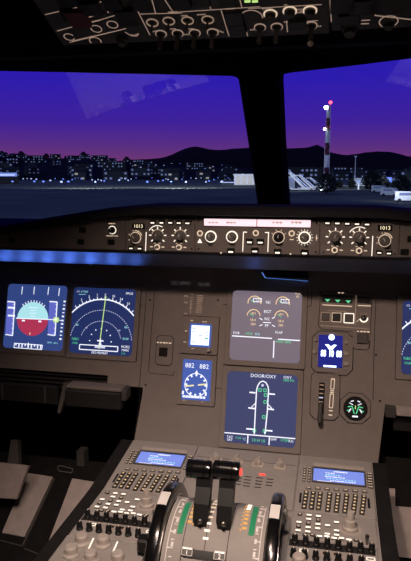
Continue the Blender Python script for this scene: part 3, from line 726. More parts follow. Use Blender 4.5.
def draw_pfd(mb, cx, cy):
    c = sp_(32.6, 319.0); r = .0415; n = 28
    up = [(c[0]+r*math.cos(PI*i/n), c[1]+r*math.sin(PI*i/n)) for i in range(n+1)]; mb.prism(up, Z, Z+.0002, 'g_sky')
    dn = [(c[0]+r*math.cos(PI+PI*i/n), c[1]+r*math.sin(PI+PI*i/n)) for i in range(n+1)]; mb.prism(dn, Z, Z+.0002, 'g_red')
    for i in range(9):
        a = math.radians(50+10*i); mb.line((c[0]+r*math.cos(a), c[1]+r*math.sin(a)), (c[0]+(r+.005)*math.cos(a), c[1]+(r+.005)*math.sin(a)), .002, Z+.0003, 'g_white')
    for i, w in enumerate((.012, .02, .012, .024)): mb.line((c[0]-w/2, c[1]+.007*(i+1)), (c[0]+w/2, c[1]+.007*(i+1)), .001, Z+.0003, 'g_white')
    mb.line(sp_(16, 318.2), sp_(57, 319.8), .0022, Z+.0003, 'g_white')
    for q in ((23.5, 320.6), (40, 321.4)): u, v = sp_(*q); mb.box(u-.004, u+.004, v-.002, v+.002, Z, Z+.0004, 'g_white')
    u, v = sp_(30, 333.6); mb.box(u-.001, u+.001, v-.003, v+.003, Z, Z+.0004, 'g_amber')
    for a, b, sx in ((7.5, 15.2, 1), (49.6, 57.6, 1)):
        p, q = sp_(a, 301.5), sp_(b-.3, 302); r_, s = sp_(a-1.9, 334.5), sp_(b-2.5, 335.5)
        mb.prism([q, p, r_, s], Z, Z+.0002, 'g_tape'); mb.line(q, s, .0026, Z+.0003, 'g_white')
        for i in range(7):
            f = (i+.5)/7; e = (q[0]+(s[0]-q[0])*f, q[1]+(s[1]-q[1])*f); mb.line(e, (e[0]-.004, e[1]), .001, Z+.0003, 'g_white')
        mb.line(p, q, .003, Z+.0003, 'g_white'); mb.line(r_, s, .0026, Z+.0003, 'g_white')
    for y in (307.5, 315.5): a, b = sp_(8, y), sp_(15, y+.4); mb.line(a, b, .0042, Z+.0003, 'g_white')
    u, v = sp_(56.2, 319.8); mb.path([(u-.006, v-.005), (u+.006, v-.005), (u+.006, v+.005), (u-.006, v+.005)], .002, Z+.0004, 'g_lime', True); mb.box(u-.005, u+.005, v-.004, v+.004, Z, Z+.0005, 'g_lime')
    a, b = sp_(64.4, 301.5), sp_(60.2, 339)
    for i in range(11):
        f = i/10; e = (a[0]+(b[0]-a[0])*f, a[1]+(b[1]-a[1])*f); mb.line((e[0]-.002, e[1]), (e[0]+.0035, e[1]), .0022 if i % 2 else .004, Z, 'g_white')
    mb.line(sp_(59, 320), sp_(63.5, 321.3), .0016, Z, 'g_white')
    p, q, r_, s = sp_(14.6, 343.2), sp_(42.5, 345.2), sp_(41.8, 349.6), sp_(14, 347.6); mb.path([p, q, r_, s], .0018, Z, 'g_white', True)
    for i in range(9):
        f = (i+.5)/9; e = (p[0]+(q[0]-p[0])*f, p[1]+(q[1]-p[1])*f); mb.line(e, (e[0], e[1]-(.009 if i % 3 else .005)), .003, Z, 'g_white')
    u, v = sp_(28.5, 342.6); mb.line((u, v), (u, v-.01), .002, Z, 'g_white')
    for a in ((22.6, 286.5), (34.6, 286.7), (48.8, 287), (59.6, 288)): mb.line(sp_(*a), sp_(a[0]-.9, a[1]+7.8), .0018, Z, 'g_white')
    u, v = sp_(49.5, 342.6); mb.text('QNH', u, v, .0038, Z, 'g_cyan'); u, v = sp_(55.5, 343.2); mb.text('1013', u, v, .0042, Z, 'g_cyan')
def draw_nd(mb, cx, cy):
    ox, oy = cx-.0015, cy-.052; R = .1045
    mb.arc(ox, oy, R, 41, 139, .0030, Z, 'g_white', 40); lim = 48
    for i in range(-9, 10):
        a = math.radians(88+5.2*i); l = .0075 if i % 2 == 0 else .004
        if abs(math.cos(a)*R) > HS-.006: continue
        mb.line((ox+R*math.cos(a), oy+R*math.sin(a)), (ox+(R+l)*math.cos(a), oy+(R+l)*math.sin(a)), .0016, Z, 'g_white')
        if i % 2 == 0:
            s = str((i//2+36) % 36)
            if abs(math.cos(a)*(R+.011)) < HS-.006: mb.text(s, ox+(R+.0115)*math.cos(a), oy+(R+.0115)*math.sin(a), .0055, Z, 'g_white')
    for rr, da, kk in ((.0785, 8, 76), (.052, 15, 56)): mb.arc(ox, oy, rr, da, 180-da, .0014, Z, 'g_soft', kk, True)
    for i in range(7):
        a = math.radians(0+30*i); mb.lathe(ox+.0275*math.cos(a), oy+.0275*math.sin(a)*1.1+.004, ((.0016, Z), (.0016, Z+.0002)), 'g_white', 8)
    mb.line((ox+.005, oy+R+.004), (ox-.002, oy-.014), .0020, Z+.0003, 'g_lime'); mb.line((ox+.002, oy+R+.006), (ox+.008, oy+R+.006), .002, Z, 'g_lime')
    mb.line((ox-.008, oy+.005), (ox+.008, oy+.005), .003, Z+.0004, 'g_white'); mb.line((ox, oy+.010), (ox, oy-.004), .003, Z+.0004, 'g_white'); mb.line((ox-.004, oy-.003), (ox+.004, oy-.003), .002, Z+.0004, 'g_white')
    y = oy-.012; mb.path([(ox-.052, y-.006), (ox+.045, y-.006), (ox+.045, y+.0055), (ox-.052, y+.0055)], .0022, Z, 'g_white', True)
    mb.line((ox-.013, y+.002), (ox+.013, y+.002), .005, Z, 'g_soft'); mb.text('GPS PRIMARY', ox, y-.012, .0055, Z, 'g_white', .9)
    for (dx, dy, s, h, m) in ((-.066, .022, 'VOR', .005, 'g_green'), (-.066, .012, 'NBO', .006, 'g_green')): mb.text(s, cx+dx, oy-dy+.018, h, Z, m)
    mb.text('80', cx-.064, oy+.040, .005, Z, 'g_cyan'); mb.text('40', cx-.040, oy+.034, .004, Z, 'g_soft'); mb.text('80', cx+.060, oy+.040, .005, Z, 'g_cyan'); mb.text('40', cx+.044, oy+.032, .004, Z, 'g_soft')
    mb.text('30.00', cx+.061, oy+.013, .005, Z, 'g_cyan'); mb.text('VOR2', cx+.062, oy-.006, .006, Z, 'g_white'); mb.text('MAN', cx+.062, oy-.014, .0055, Z, 'g_white'); mb.text('111', cx+.058, oy-.022, .005, Z, 'g_green')
    mb.text('GS', cx-.068, cy+.069, .0045, Z, 'g_soft'); mb.text('0 TAS', cx-.052, cy+.069, .005, Z, 'g_cyan'); mb.line((cx-.066, cy+.062), (cx-.048, cy+.063), .001, Z, 'g_cyan'); mb.text('PPOS', cx+.063, cy+.069, .0055, Z, 'g_white')
def draw_ewd(mb, cx, cy):
    for q, full in (((254.6, 301.3), 1), ((282.8, 302.2), 1), ((253.6, 314.8), 0), ((281.4, 316), 0)):
        u, v = sp_(*q); v -= .003; mb.arc(u, v, .0150, -10 if full else 5, 190 if full else 175, .0020, Z, 'g_amber', 18); mb.line((u, v), (u-.009, v+.006), .0014, Z, 'g_green')
    for q in ((257.4, 300.3), (285, 301.4)): u, v = sp_(*q); mb.path([(u-.009, v-.0035), (u+.009, v-.0035), (u+.009, v+.0045), (u-.009, v+.0045)], .0016, Z, 'g_white', True); mb.text('5.0', u, v, .0045, Z+.0002, 'g_white')
    for q, s in (((253.7, 313.4), '401'), ((281.4, 314.4), '401'), ((253, 320), '58.4'), ((280.8, 321.2), '58.4'), ((253, 324.2), '280'), ((280.7, 325.4), '280')): u, v = sp_(*q); mb.text(s, u, v, .0055, Z, 'g_amber')
    for q, s in (((268.3, 302.5), 'N1'), ((267.5, 311.8), 'EGT'), ((267, 319), 'N2'), ((266.7, 325.8), 'FF')): u, v = sp_(*q); mb.text(s, u, v, .0065, Z, 'g_white')
    for q0, q1 in (((259.5, 318), (262.5, 320)), ((272, 318.5), (275, 317)), ((259.5, 326), (262.5, 324.5)), ((272, 325), (275, 326.6)), ((263, 322.4), (271, 322.8))): mb.line(sp_(*q0), sp_(*q1), .0018, Z, 'g_white')
    mb.line(sp_(232, 335.8), sp_(272, 338.4), .0024, Z, 'g_white'); mb.line(sp_(278, 339.2), sp_(300, 340.6), .0024, Z, 'g_white'); mb.line(sp_(274, 340.8), sp_(273.4, 357.8), .0024, Z, 'g_white')
    for q, s, m in (((236.3, 333), 'FOB', 'g_white'), ((249, 333.6), '6230', 'g_green'), ((257.5, 334.2), 'KG', 'g_cyan'), ((279, 332.6), 'FLAP', 'g_white'), ((283.5, 342), 'PARK BRK', 'g_green'), ((297.8, 293.6), 'FLX', 'g_amber'), ((297.6, 296.8), '45', 'g_amber')): u, v = sp_(*q); mb.text(s, u, v, .0055, Z, m)
def draw_sd(mb, cx, cy):
    L = [sp_(*q) for q in ((254.3, 433.5), (255.4, 410), (256.6, 390), (257.8, 385.5), (260, 382.2), (263, 381), (266, 382.6), (267.9, 386), (268.6, 390), (267.3, 412), (265, 434))]
    mb.path(L, .0024, Z, 'g_white')
    for a, b in (((249.5, 392.3), (255.5, 392.8)), ((269, 393.8), (275, 394.3)), ((248.3, 407.8), (255.5, 408.6)), ((268, 408.9), (274, 409.6)), ((246.3, 428.7), (254, 429.3)), ((265, 430.3), (272.5, 431))): mb.line(sp_(*a), sp_(*b), .0030, Z, 'g_white')
    for a, b in (((251.5, 407), (255.8, 403)), ((272, 408.5), (268.2, 404.5)), ((254, 429), (254.3, 434)), ((265.5, 430), (264.6, 434))): mb.line(sp_(*a), sp_(*b), .0018, Z, 'g_white')
    for q in ((260, 390), (265, 390.3), (265.6, 395), (265.2, 402), (263.8, 417), (254.3, 430.5), (264.6, 430.8)): u, v = sp_(*q); mb.path([(u-.003, v-.003), (u+.003, v-.003), (u+.003, v+.003), (u-.003, v+.003)], .0016, Z, 'g_green', True)
    u, v = sp_(262.6, 385.3); mb.lathe(u, v, ((.003, Z), (.003, Z+.0002)), 'g_soft', 8)
    for q, s, m, h in (((263.3, 376.3), 'DOOR/OXY', 'g_white', .0075), ((287.6, 377.6), 'OXY', 'g_white', .006), ((288.5, 380.6), '1800 PSI', 'g_green', .005), ((229.8, 437), 'TAT', 'g_white', .0052), ((229.8, 439.8), 'SAT', 'g_white', .0052), ((238, 438), '+14', 'g_green', .0055), ((244, 439.2), '\u00b0C', 'g_cyan', .0055),
                       ((258.3, 440.6), '10 H 10', 'g_green', .0065), ((273.5, 439.4), 'GW', 'g_white', .0055), ((285, 440.4), '57200', 'g_green', .0055), ((291, 441.2), 'KG', 'g_white', .0055)): u, v = sp_(*q); mb.text(s, u, v, h, Z, m)
    mb.line(sp_(222.6, 432.6), sp_(295, 440), .0022, Z, 'g_white') if False else mb.line(sp_(223, 432.4), sp_(295.3, 438.6), .0022, Z, 'g_white')
    mb.line(sp_(248, 434.8), sp_(247.6, 443.4), .0022, Z, 'g_white'); mb.line(sp_(269.4, 436.6), sp_(269, 445), .0022, Z, 'g_white')
display('blue flight display at left with a round sky-blue and red attitude ball', -.5605, -.0055, 'bg_blue', draw_pfd)
display('dark blue compass rose display with a green course line, left of the centre column', -.3846, -.0075, 'bg_nd', draw_nd)
display('engine display with lamp glare painted into its pale violet glow, upper of the two centre screens', .0075, 0, 'bg_ewd', draw_ewd)
display('slate blue screen with a white aircraft outline, lower of the two centre screens', .0055, -.1847, 'bg_sd', draw_sd)
ur, vr = sp_(401.9, 337); display('dark blue compass display cut by the right edge of the picture', ur+HS, vr, 'bg_nd', draw_nd)

# ---- small standby screen with a white glowing face
c = sp_(200.2, 335.3)
def draw_isis(mb, cx, cy):
    mb.box(cx-.0215, cx+.0215, cy-.0225, cy+.0225, Z, Z+.0003, 'bg_isis')
    for i in range(5): mb.line((cx-.020, cy+.015-.0075*i), (cx-.012, cy+.015-.0075*i), .0012, Z+.0004, 'bg_clock'); mb.line((cx+.013, cy+.015-.0075*i), (cx+.020, cy+.015-.0075*i), .0012, Z+.0004, 'bg_clock')
    mb.line((cx+.011, cy-.006), (cx+.019, cy-.006), .003, Z+.0005, 'g_green'); mb.line((cx-.006, cy), (cx+.006, cy), .0014, Z+.0005, 'bg_clock')
t = display('small standby screen with a bright white face left of the centre screens', c[0], c[1], 'bg_clock', draw_isis, .053, .054, .004, .016, 'standby_display')
mb = MB()
for q, w_ in (((192.3, 320.8), .008), ((204.6, 321.8), .011), ((186.2, 331), .006), ((184.8, 342), .006), ((193, 348.6), .007)): u, v = PAN.px(*q, .0016); mb.dashes(u, v, w_, .0016, .0016, 'lit', 2)
part('lit_markings', mb, t)
u, v = PAN.px(209.2, 350.2, .0016); ORG['kk'] = 0
inst('adjust_knob', smooth(MB().lathe(0, 0, ((.0052, 0), (.0052, .006), (.0042, .008)), 'knob_light', 14).mesh('adjust_knob')), t, u, v, .0016)
# ---- compass repeater with two numeric windows
c = sp_(196.5, 380)
def draw_rmi(mb, cx, cy):
    for q in ((189.8, 365.6), (204.2, 366.8)): u, v = sp_(*q); mb.text('882', u, v, .0105, Z, 'g_white', .98)
    ox, oy = sp_(195.9, 385); R = .0262; mb.arc(ox, oy, R, 0, 360, .0016, Z, 'g_white', 36)
    for i in range(12):
        a = PI/2+i*PI/6; mb.line((ox+R*math.cos(a), oy+R*math.sin(a)), (ox+(R-.006)*math.cos(a), oy+(R-.006)*math.sin(a)), .0040, Z, 'g_white')
    mb.prism([(ox, oy+R+.008), (ox-.004, oy+R), (ox+.004, oy+R)], Z, Z+.0003, 'g_white')
    mb.line(sp_(185.6, 386.2), sp_(194, 385.3), .0032, Z+.0003, 'g_yellow'); mb.line(sp_(198, 385), sp_(206.4, 384.2), .0032, Z+.0003, 'g_yellow')
    for i in range(8): u, v = sp_(183.8+i*2.9, 396.4+i*.2); mb.box(u-.0028, u+.0028, v-.0022, v+.0028, Z, Z+.0003, 'g_white')
    for q in ((183, 392.5), (205.8, 394)): u, v = sp_(*q); mb.box(u-.002, u+.002, v-.004, v+.004, Z, Z+.0003, 'g_white')
t = display('square compass repeater with two yellow needles below the white standby screen', c[0], c[1], 'bg_clock', draw_rmi, .068, .092, .002, .011, 'compass_repeater', 'instrument')
mb = MB()
for q in ((184, 400), (202, 401.6)): u, v = PAN.px(*q, .0016); mb.prism([(u, v+.002), (u-.003, v-.002), (u+.003, v-.002)], .0016, .0018, 'lit_dim')
part('lit_markings', mb, t)
mb = MB(); u0, v0 = PAN.px(178, 405.2, PH); u1, v1 = PAN.px(215.5, 407.4, PH); 
# ---- lone button module left of them
def chamf(cx, cy, w, h, c): x, y = w/2, h/2; return [(cx+a, cy+b) for a, b in ((x, y-c), (x-c, y), (-x+c, y), (-x, y-c), (-x, -y+c), (-x+c, -y), (x-c, -y), (x, -y+c))]
def plate(t, pts, m='panel', n1=-.0015):
    part('plate', MB().prism(pts, PH+.0005, n1, m, bev=.0006), t)
    k = len(pts); cx = sum(p[0] for p in pts)/k; cy = sum(p[1] for p in pts)/k
    mb = MB(); mb.path([(cx+(x-cx)*1.015, cy+(y-cy)*1.015) for x, y in pts], .0014, PH+.0005, 'seam', True, .0005); part('plate_gap', mb, t)
def isquare(name, t, q, s, n, ring=None, fill='key_dark'):
    u, v = PAN.px(*q, n); mb = MB().prism(rrect(u, v, s, s, s*.08), n, n+.003, fill, bev=.0008); b = part(name, mb, t)
    if ring: b2 = MB().path(rrect(u, v, s*1.12, s*1.12), .0011 if ring != 'lit_hot' else .002, n, ring, True, .0004); part('button_surround', b2, t)
    return u, v
c = gp(164.5, 350.5); t = thing('switch_panel', 'small plate with a square dark button left of the standby screen', 'control panel', PAN, c[0], c[1], PH)
plate(t, chamf(c[0], c[1], .040, .068, .006)); u, v = isquare('button', t, (163.3, 351.8), .020, -.0015, None, 'black')
u, v = PAN.px(164.3, 342.8, -.0015); part('lit_markings', MB().dashes(u, v, .036, .0028, -.0015, 'lit', 5), t)
# ---- reflected lettering painted as dim glowing dashes above the standby screen
c = gp(195, 304); t = thing('reflected_print', 'dim amber reflection of lettering, painted above the white standby screen', 'reflected_print', PAN, c[0], c[1], PH)
part('backing', MB().box(c[0]-.027, c[0]+.027, c[1]-.028, c[1]+.026, PH, PH+.0006, 'panel', .0002), t); mb = MB()
for i in range(9): u, v = PAN.px(200.6, 295.5+2.1*i, PH); mb.dashes(u-.0005*i, v, .014, .0022, PH+.0006, 'lit_dim', 3)
for i in range(5): u, v = PAN.px(192.6, 294.5+3.3*i, PH); mb.dashes(u-.0008*i, v, .007, .0018, PH+.0006, 'lit_dim', 2)
for y in (296, 302.5, 313.5): u, v = PAN.px(186.2, y, PH); mb.dashes(u, v, .009, .003, PH+.0006, 'lit_dim', 2)
mb.line(gp(191, 300), gp(190.6, 314), .001, PH+.0006, 'lit_dim')
part('print', mb, t)
mb = MB(); u, v = UND.px(179, 282, .001); u2, v2 = UND.px(203, 283.2, .001)
mat('faint', (.20, .19, .20), .6)

# ---- landing gear indicator panel
N0 = -.0015
def pn(px, py, n=N0): return PAN.px(px, py, n)
P = [gp(*q) for q in ((321, 291.5), (371.5, 294), (370, 344), (367, 348.5), (353.5, 347.5), (352.2, 331.3), (322, 328.8), (318.6, 325.5))]
P = [gp(*q) for q in ((371.8, 293.5), (321, 291.5), (318.8, 325.6), (322, 328.9), (352.3, 331.3), (353, 346.5), (355, 348.8), (366.5, 349.5), (369.3, 346.5))]
c = gp(346, 315); t = thing('landing_gear_panel', 'gear indicator panel with three green triangles right of the engine display', 'control panel', PAN, c[0], c[1], PH)
mb = MB(); zt = -.0015; k = len(P)
mb.add([(x, y, PH+.0005) for x, y in P]+[(x, y, zt) for x, y in P], [(i, (i+1) % k, k+(i+1) % k, k+i) for i in range(k)]+[tuple(k+i for i in range(k))], 'panel'); part('plate', mb, t)
mb = MB().path([(c[0]+(x-c[0])*1.012, c[1]+(y-c[1])*1.012) for x, y in P], .0014, PH+.0005, 'seam', True, .0005); part('plate_gap', mb, t)
p, q, r_, s = pn(322, 294.8), pn(352.8, 296.5), pn(352.3, 303.4), pn(321.4, 301.6); part('annunciator', MB().prism([q, p, s, r_], zt, zt+.002, 'black'), t)
p, q, r_, s = pn(357.3, 297), pn(371, 297.8), pn(370.6, 303.6), pn(357, 302.8); part('annunciator', MB().prism([q, p, s, r_], zt, zt+.002, 'black'), t)
for qx in ((327.6, 300.6), (337.7, 301.2), (348.2, 301.9)):
    u, v = pn(*qx); part('green_triangle', MB().prism([(u-.0058, v+.003), (u+.0058, v+.003), (u, v-.0035)], zt+.002, zt+.0024, 'g_green'), t)
mb = MB(); mb.line(pn(322.5, 304.8), pn(352, 306.4), .0018, zt, 'lit'); mb.line(pn(358, 305.5), pn(371, 306), .0018, zt, 'lit')
u, v = pn(341.5, 292.9); mb.dashes(u, v, .016, .0022, zt, 'lit', 2); u, v = pn(337, 311); mb.dashes(u, v, .040, .0016, zt, 'lit_dim', 5); u, v = pn(364, 314); mb.dashes(u, v, .016, .0014, zt, 'lit_dim', 2)
mb.line(pn(356.3, 295), pn(355, 325), .0012, zt, 'lit_dim'); mb.line(pn(320.5, 325.5), pn(370, 329), .0010, zt, 'lit_dim')
u, v = pn(363.6, 331.6); mb.dashes(u, v, .028, .0026, zt, 'lit', 4); u, v = pn(358, 320.5); mb.line((u-.003, v-.003), (u+.003, v+.003), .001, zt, 'lit')
part('lit_markings', mb, t)
isquare('button', t, (325.6, 317), .0175, zt, 'lit_dim', 'key_grey'); isquare('button', t, (336.6, 317.4), .0175, zt, 'lit', 'key_dark'); isquare('button', t, (348.9, 318.2), .0185, zt, 'lit_hot', 'key_grey'); isquare('button', t, (363, 338.6), .021, zt, 'seam', 'key_grey')
u, v = pn(363.8, 318.3); mb = MB(); mb.ring(u, v, .0045, .0092, zt, zt+.0008, 'lit_hot', 24, math.radians(190), math.radians(370)); part('knob_crescent', mb, t)
inst('selector_knob', k_blk, t, u, v, zt, 1.2, sc=.62)
# ---- bright clock
c = gp(331, 353); t = thing('digital_clock', 'glowing blue-white digital clock on a dark face below the green gear lights', 'clock', PAN, c[0], c[1], PH)
plate(t, chamf(c[0]+.003, c[1], .088, .094, .013))
a, b, c_, d = pn(318.9, 334.6), pn(342.9, 336), pn(342, 368), pn(317.8, 366.5); part('face', MB().prism([b, a, d, c_], zt, zt+.002, 'bg_bright'), t)
mb = MB(); zz = zt+.0021; u, v = PAN.px(331.6, 337.3, zz); mb.lathe(u, v, ((.0065, zz), (.0065, zz+.0003)), 'g_burst', 14)
a, b = PAN.px(323.6, 364.6, zz), PAN.px(336.2, 368.0, zz); mb.box(a[0], b[0], b[1]+.001, a[1]-.001, zz, zz+.0004, 'g_burst')
u, v = PAN.px(330.9, 347, zz)
mb.prism([(u-.013, v+.005), (u-.006, v+.0055), (u, v+.001), (u+.006, v+.0055), (u+.013, v+.005), (u+.007, v-.001), (u+.003, v-.007), (u-.003, v-.007), (u-.007, v-.001)][::-1], zz, zz+.0003, 'g_burst')
for q, s in (((323.2, 353.6), '88'), ((331, 354), '10'), ((338.8, 354.4), '88')): u, v = PAN.px(*q, zz); mb.text(s, u, v, .0145, zz, 'g_burst', .55); mb.text(s, u+.0008, v+.0004, .0145, zz+.0001, 'g_burst', .55)
part('lit_digits', mb, t)
for q, s in (((315.6, 340), .006), ((314.6, 351.6), .008), ((346.2, 342.5), .006)): u, v = pn(*q); part('push_knob', MB().lathe(u, v, ((s*.55, zt), (s*.5, zt+.005)), 'knob_light', 12), t)
for q in ((346.4, 353.6), (346, 363.8)): u, v = pn(*q); part('button', MB().prism(rrect(u, v, .012, .009, .001), zt, zt+.004, 'knob_light', bev=.001), t)
# ---- park-brake style slot with ladder scale
c = gp(325, 395.5); t = thing('lever_panel', 'tall rounded plate with a dark slot, short grey lever and pale ladder scale', 'control panel', PAN, c[0], c[1], PH)
plate(t, chamf(c[0], c[1], .062, .104, .010)); a, b, c_, d = pn(319, 382.5), pn(325, 382.8), pn(323.4, 424), pn(317.4, 423); a, b, c_, d = pn(319.2, 382.5), pn(325, 382.8), pn(323.8, 414), pn(318, 413.4)
part('slot', MB().prism([b, a, d, c_], zt, zt+.0004, 'seam'), t); mb = MB()
for i in range(5): u, v = pn(322-.25*i, 385+4.2*i); mb.line((u-.005, v), (u+.004, v), .0022, zt+.0004, 'lit_dim' if i != 3 else 'g_soft')
a, b = pn(333, 379), pn(330.4, 415)
for f0, f1 in ((0, .28), (.42, .8)):
    A = [(a[0]+(b[0]-a[0])*f, a[1]+(b[1]-a[1])*f) for f in (f0, f1)]; mb.path([(A[0][0]-.0035, A[0][1]), (A[0][0]+.0035, A[0][1]), (A[1][0]+.0035, A[1][1]), (A[1][0]-.0035, A[1][1])], .0014, zt, 'lit', True)
for f in (0, .33, .38, .88, 1): x, y = a[0]+(b[0]-a[0])*f, a[1]+(b[1]-a[1])*f; mb.line((x-.004, y), (x+.004, y), .002, zt, 'lit')
part('lit_markings', mb, t)
a, b = pn(321, 403), pn(319.6, 421); part('lever', MB().tube(((a[0], a[1], zt), (a[0], a[1], .012), (b[0], b[1]+.006, .020), (b[0], b[1], .021)), [.003, .0035, .0055, .0048], 'grey_frame', 10), t, sm=True)
# ---- round triple gauge
c = gp(355.3, 408.2); t = thing('pressure_gauge', 'round black gauge with green and white fan marks on an octagonal plate', 'gauge', PAN, c[0], c[1], PH)
plate(t, chamf(c[0], c[1], .064, .064, .017)); mb = MB().lathe(c[0], c[1], ((.0255, zt), (.0255, zt+.003), (.0235, zt+.003), (.023, zt+.001), (.001, zt+.001)), 'black', 32); part('dial', mb, t)
mb = MB(); z_ = zt+.0012; x, y = c
for s in (-1, 1):
    mb.line((x+s*.002, y-.012), (x+s*.007, y+.004), .0022, z_, 'g_green'); mb.line((x+s*.007, y+.004), (x+s*.016, y+.002), .0020, z_, 'g_green'); mb.line((x+s*.009, y-.001), (x+s*.014, y-.009), .0022, z_, 'g_white')
    mb.line((x+s*.012, y-.004), (x+s*.018, y-.006), .0018, z_, 'g_green'); mb.line((x+s*.005, y+.007), (x+s*.013, y+.011), .0016, z_, 'g_white'); mb.line((x+s*.010, y+.014), (x+s*.004, y+.016), .002, z_, 'g_white')
mb.line((x, y-.002), (x, y+.006), .0018, z_, 'g_lime'); mb.line((x-.006, y-.0175), (x+.006, y-.0175), .0035, z_, 'g_white'); part('dial_markings', mb, t)
# ================================================================== BELOW THE LEFT PANEL
mb = MB()
t = thing('panel_rails', 'dark slatted rails running under the left instrument panel', 'rail', PAN, -.75, -.15, -.03)
for i in range(4): part('rail', MB().box(-1.12, -.364-(0 if i else .0), -.1455-.010*i, -.139-.010*i, -.040, -.018+.002*(i % 2), 'tray', .001), t)
part('backing', MB().box(-1.12, -.364, -.172, -.136, -.060, -.041, 'seam'), t)
t = thing('table_tray', 'long dark grey drawer-like tray at the left edge under the flight display', 'tray', W, -.78, -.02, -.20)
part('tray_front', MB().box(-1.10, -.478, -.065, -.050, -.203, -.158, 'tray', .002), t); part('tray_shelf', MB().box(-1.10, -.478, -.049, .08, -.200, -.190, 'tray'), t)
for x in (-.625, -.513): part('divider', MB().box(x, x+.005, -.067, -.0655, -.200, -.160, 'grey_frame'), t)
t = thing('side_bracket', 'narrow slanted grey bracket between the two trays at left', 'bracket', W, -.45, -.05, -.2)
mb = MB(); mb.add([(-.467, -.055, -.150), (-.452, -.055, -.150), (-.462, -.09, -.212), (-.470, -.09, -.212), (-.467, -.04, -.150), (-.452, -.04, -.150), (-.462, -.075, -.212), (-.470, -.075, -.212)],
    [(0, 3, 2, 1), (4, 5, 6, 7), (0, 1, 5, 4), (1, 2, 6, 5), (2, 3, 7, 6), (3, 0, 4, 7)], 'grey_frame'); part('bracket_plate', mb, t)
t = thing('knee_bolster', 'grey-topped padded block under the compass display with a dark front', 'bolster', W, -.38, -.03, -.19)
part('top_pad', MB().box(-.447, -.312, -.085, -.048, -.152, -.144, 'pale', .002), t)
part('front_pad', MB().box(-.449, -.312, -.090, -.060, -.194, -.1525, 'tray', .003), t); part('end_cap', MB().box(-.3115, -.300, -.086, -.05, -.172, -.145, 'grey_frame', .002), t)
box_obj('wall_front', -1.24, 1.24, .48, .52, -.85, .05, 'matte_black')
box_obj('trim_5', -1.24, 1.24, .06, .48, -.02, .0, 'matte_black')
# foot ramps on the floor
RA = Frame((-.6, -.005, -.42+ZO), (1, 0, 0), (0, .133, .088))
def rpoly(name, lab, cat, Q, m, th=.03, h=0):
    P = [RA.px(*q, h) for q in Q]; x = sum(p[0] for p in P)/len(P); y = sum(p[1] for p in P)/len(P)
    return P, x, y
t = thing('foot_ramp', 'sloping black foot ramp with two pale grey tread plates, left of the pedestal', 'foot ramp', RA, .1, 0)
t0_ = t; part('ramp_board', MB().box(-.32, .305, -.45, .055, -.03, -.002, 'matte_black', .004), t)
for Q in (((27.5, 473), (53, 477), (24.5, 537), (2, 533)), ((72.5, 478.5), (97, 482.5), (60, 530), (49, 541))):
    P = [RA.px(*q) for q in Q]; part('tread_plate', MB().prism(P[::-1] if False else [P[1], P[0], P[3], P[2]], -.002, .002, 'footboard', bev=.0008), t)
P = [RA.px(*q) for q in ((0, 537.5), (23, 541.5), (22.4, 543), (0, 539))]; a, b = RA.px(25, 541), RA.px(22, 549)
part('edge_strip', MB().line(RA.px(0, 540), RA.px(24, 546), .002, -.002, 'grey_frame').line(RA.px(54.5, 479), RA.px(23, 546), .003, -.002, 'key_grey', .006).line(RA.px(24, 548), RA.px(42, 555), .002, -.002, 'grey_frame'), t)
u, v = RA.px(65, 470.5); part('cable_clip', MB().path([RA.px(*q) for q in ((58, 467), (62, 466.5), (73, 469.5), (72, 473.5), (60, 472), (58, 469))], .0014, .002, 'pale', True, .002), t)
def pedal(lab, Q, post, y, m='footboard'):
    F2 = Frame((0, y, ZO), (1, 0, 0), (0, .35, .94)); P = [F2.px(*q) for q in Q]; x = sum(p[0] for p in P)/4; z = sum(p[1] for p in P)/4
    t = thing('rudder_pedal', lab, 'pedal', F2, x, z)
    part('pedal_plate', MB().prism([P[1], P[0], P[3], P[2]], -.012, 0, m, bev=.002), t); p = [F2.px(*q) for q in post]
    part('pedal_arm', MB().prism([p[1], p[0], p[3], p[2]], -.03, -.013, 'grey_frame', bev=.002), t); return t
pedal('wide pale grey rudder pedal at the left edge beside the foot ramp', ((-22, 460), (28, 466), (16, 499.5), (-34, 496)), ((8, 440), (15, 441), (16, 466), (4, 465)), .03)
# small dark bracket ahead of the right tread
box_obj('pedal_stop', -.475, -.455, .02, .05, -.40, -.36, 'grey_frame', kind=None, label='small dark stop post ahead of the second tread plate', cat='bracket')

# right-hand foot well
F3 = Frame((0, -.07, ZO), (1, 0, 0), (0, 0, 1))
t = thing('side_shelf', 'pale edge of a shelf in the dark foot well at the right edge', 'shelf', F3, .36, -.16)
P = [F3.px(*q) for q in ((396.5, 409), (440, 413), (440, 419), (396.5, 415.5))]; part('shelf_edge', MB().prism([P[1], P[0], P[3], P[2]], -.02, 0, 'footboard', bev=.001), t)
P = [F3.px(*q) for q in ((386, 407.5), (396, 409), (396, 419), (385.6, 418))]; part('side_panel', MB().prism([P[1], P[0], P[3], P[2]], -.02, -.004, 'grey_frame', bev=.001), t)
P = [F3.px(*q) for q in ((394, 420), (440, 424), (440, 438), (394, 434))]; part('front_panel', MB().prism([P[1], P[0], P[3], P[2]], -.03, -.02, 'tray', bev=.001), t)
F4 = Frame((0, -.12, -.45+ZO), (1, 0, 0), (0, .5, .866))
def legs(fr, x0, x1, y0, y1, z0, z1, m, t):
    mb = MB().box(x0, x1, y0, y1, z0, z1, m); mb.v = [tuple(fr.rot.transposed() @ (W.w(*v)-fr.o)) for v in mb.v]; part('support_block', mb, t)
legs(RA, -.90, -.30, -.30, -.06, -.85, -.52-.12, 'matte_black', t0_)
t = thing('foot_ramp', 'pale grey stepped tread plate right of the pedestal', 'foot ramp', F4, .3, .0)
P = [F4.px(*q) for q in ((384, 488), (395, 488.6), (395.4, 506), (430, 509), (425, 560), (384, 555))]
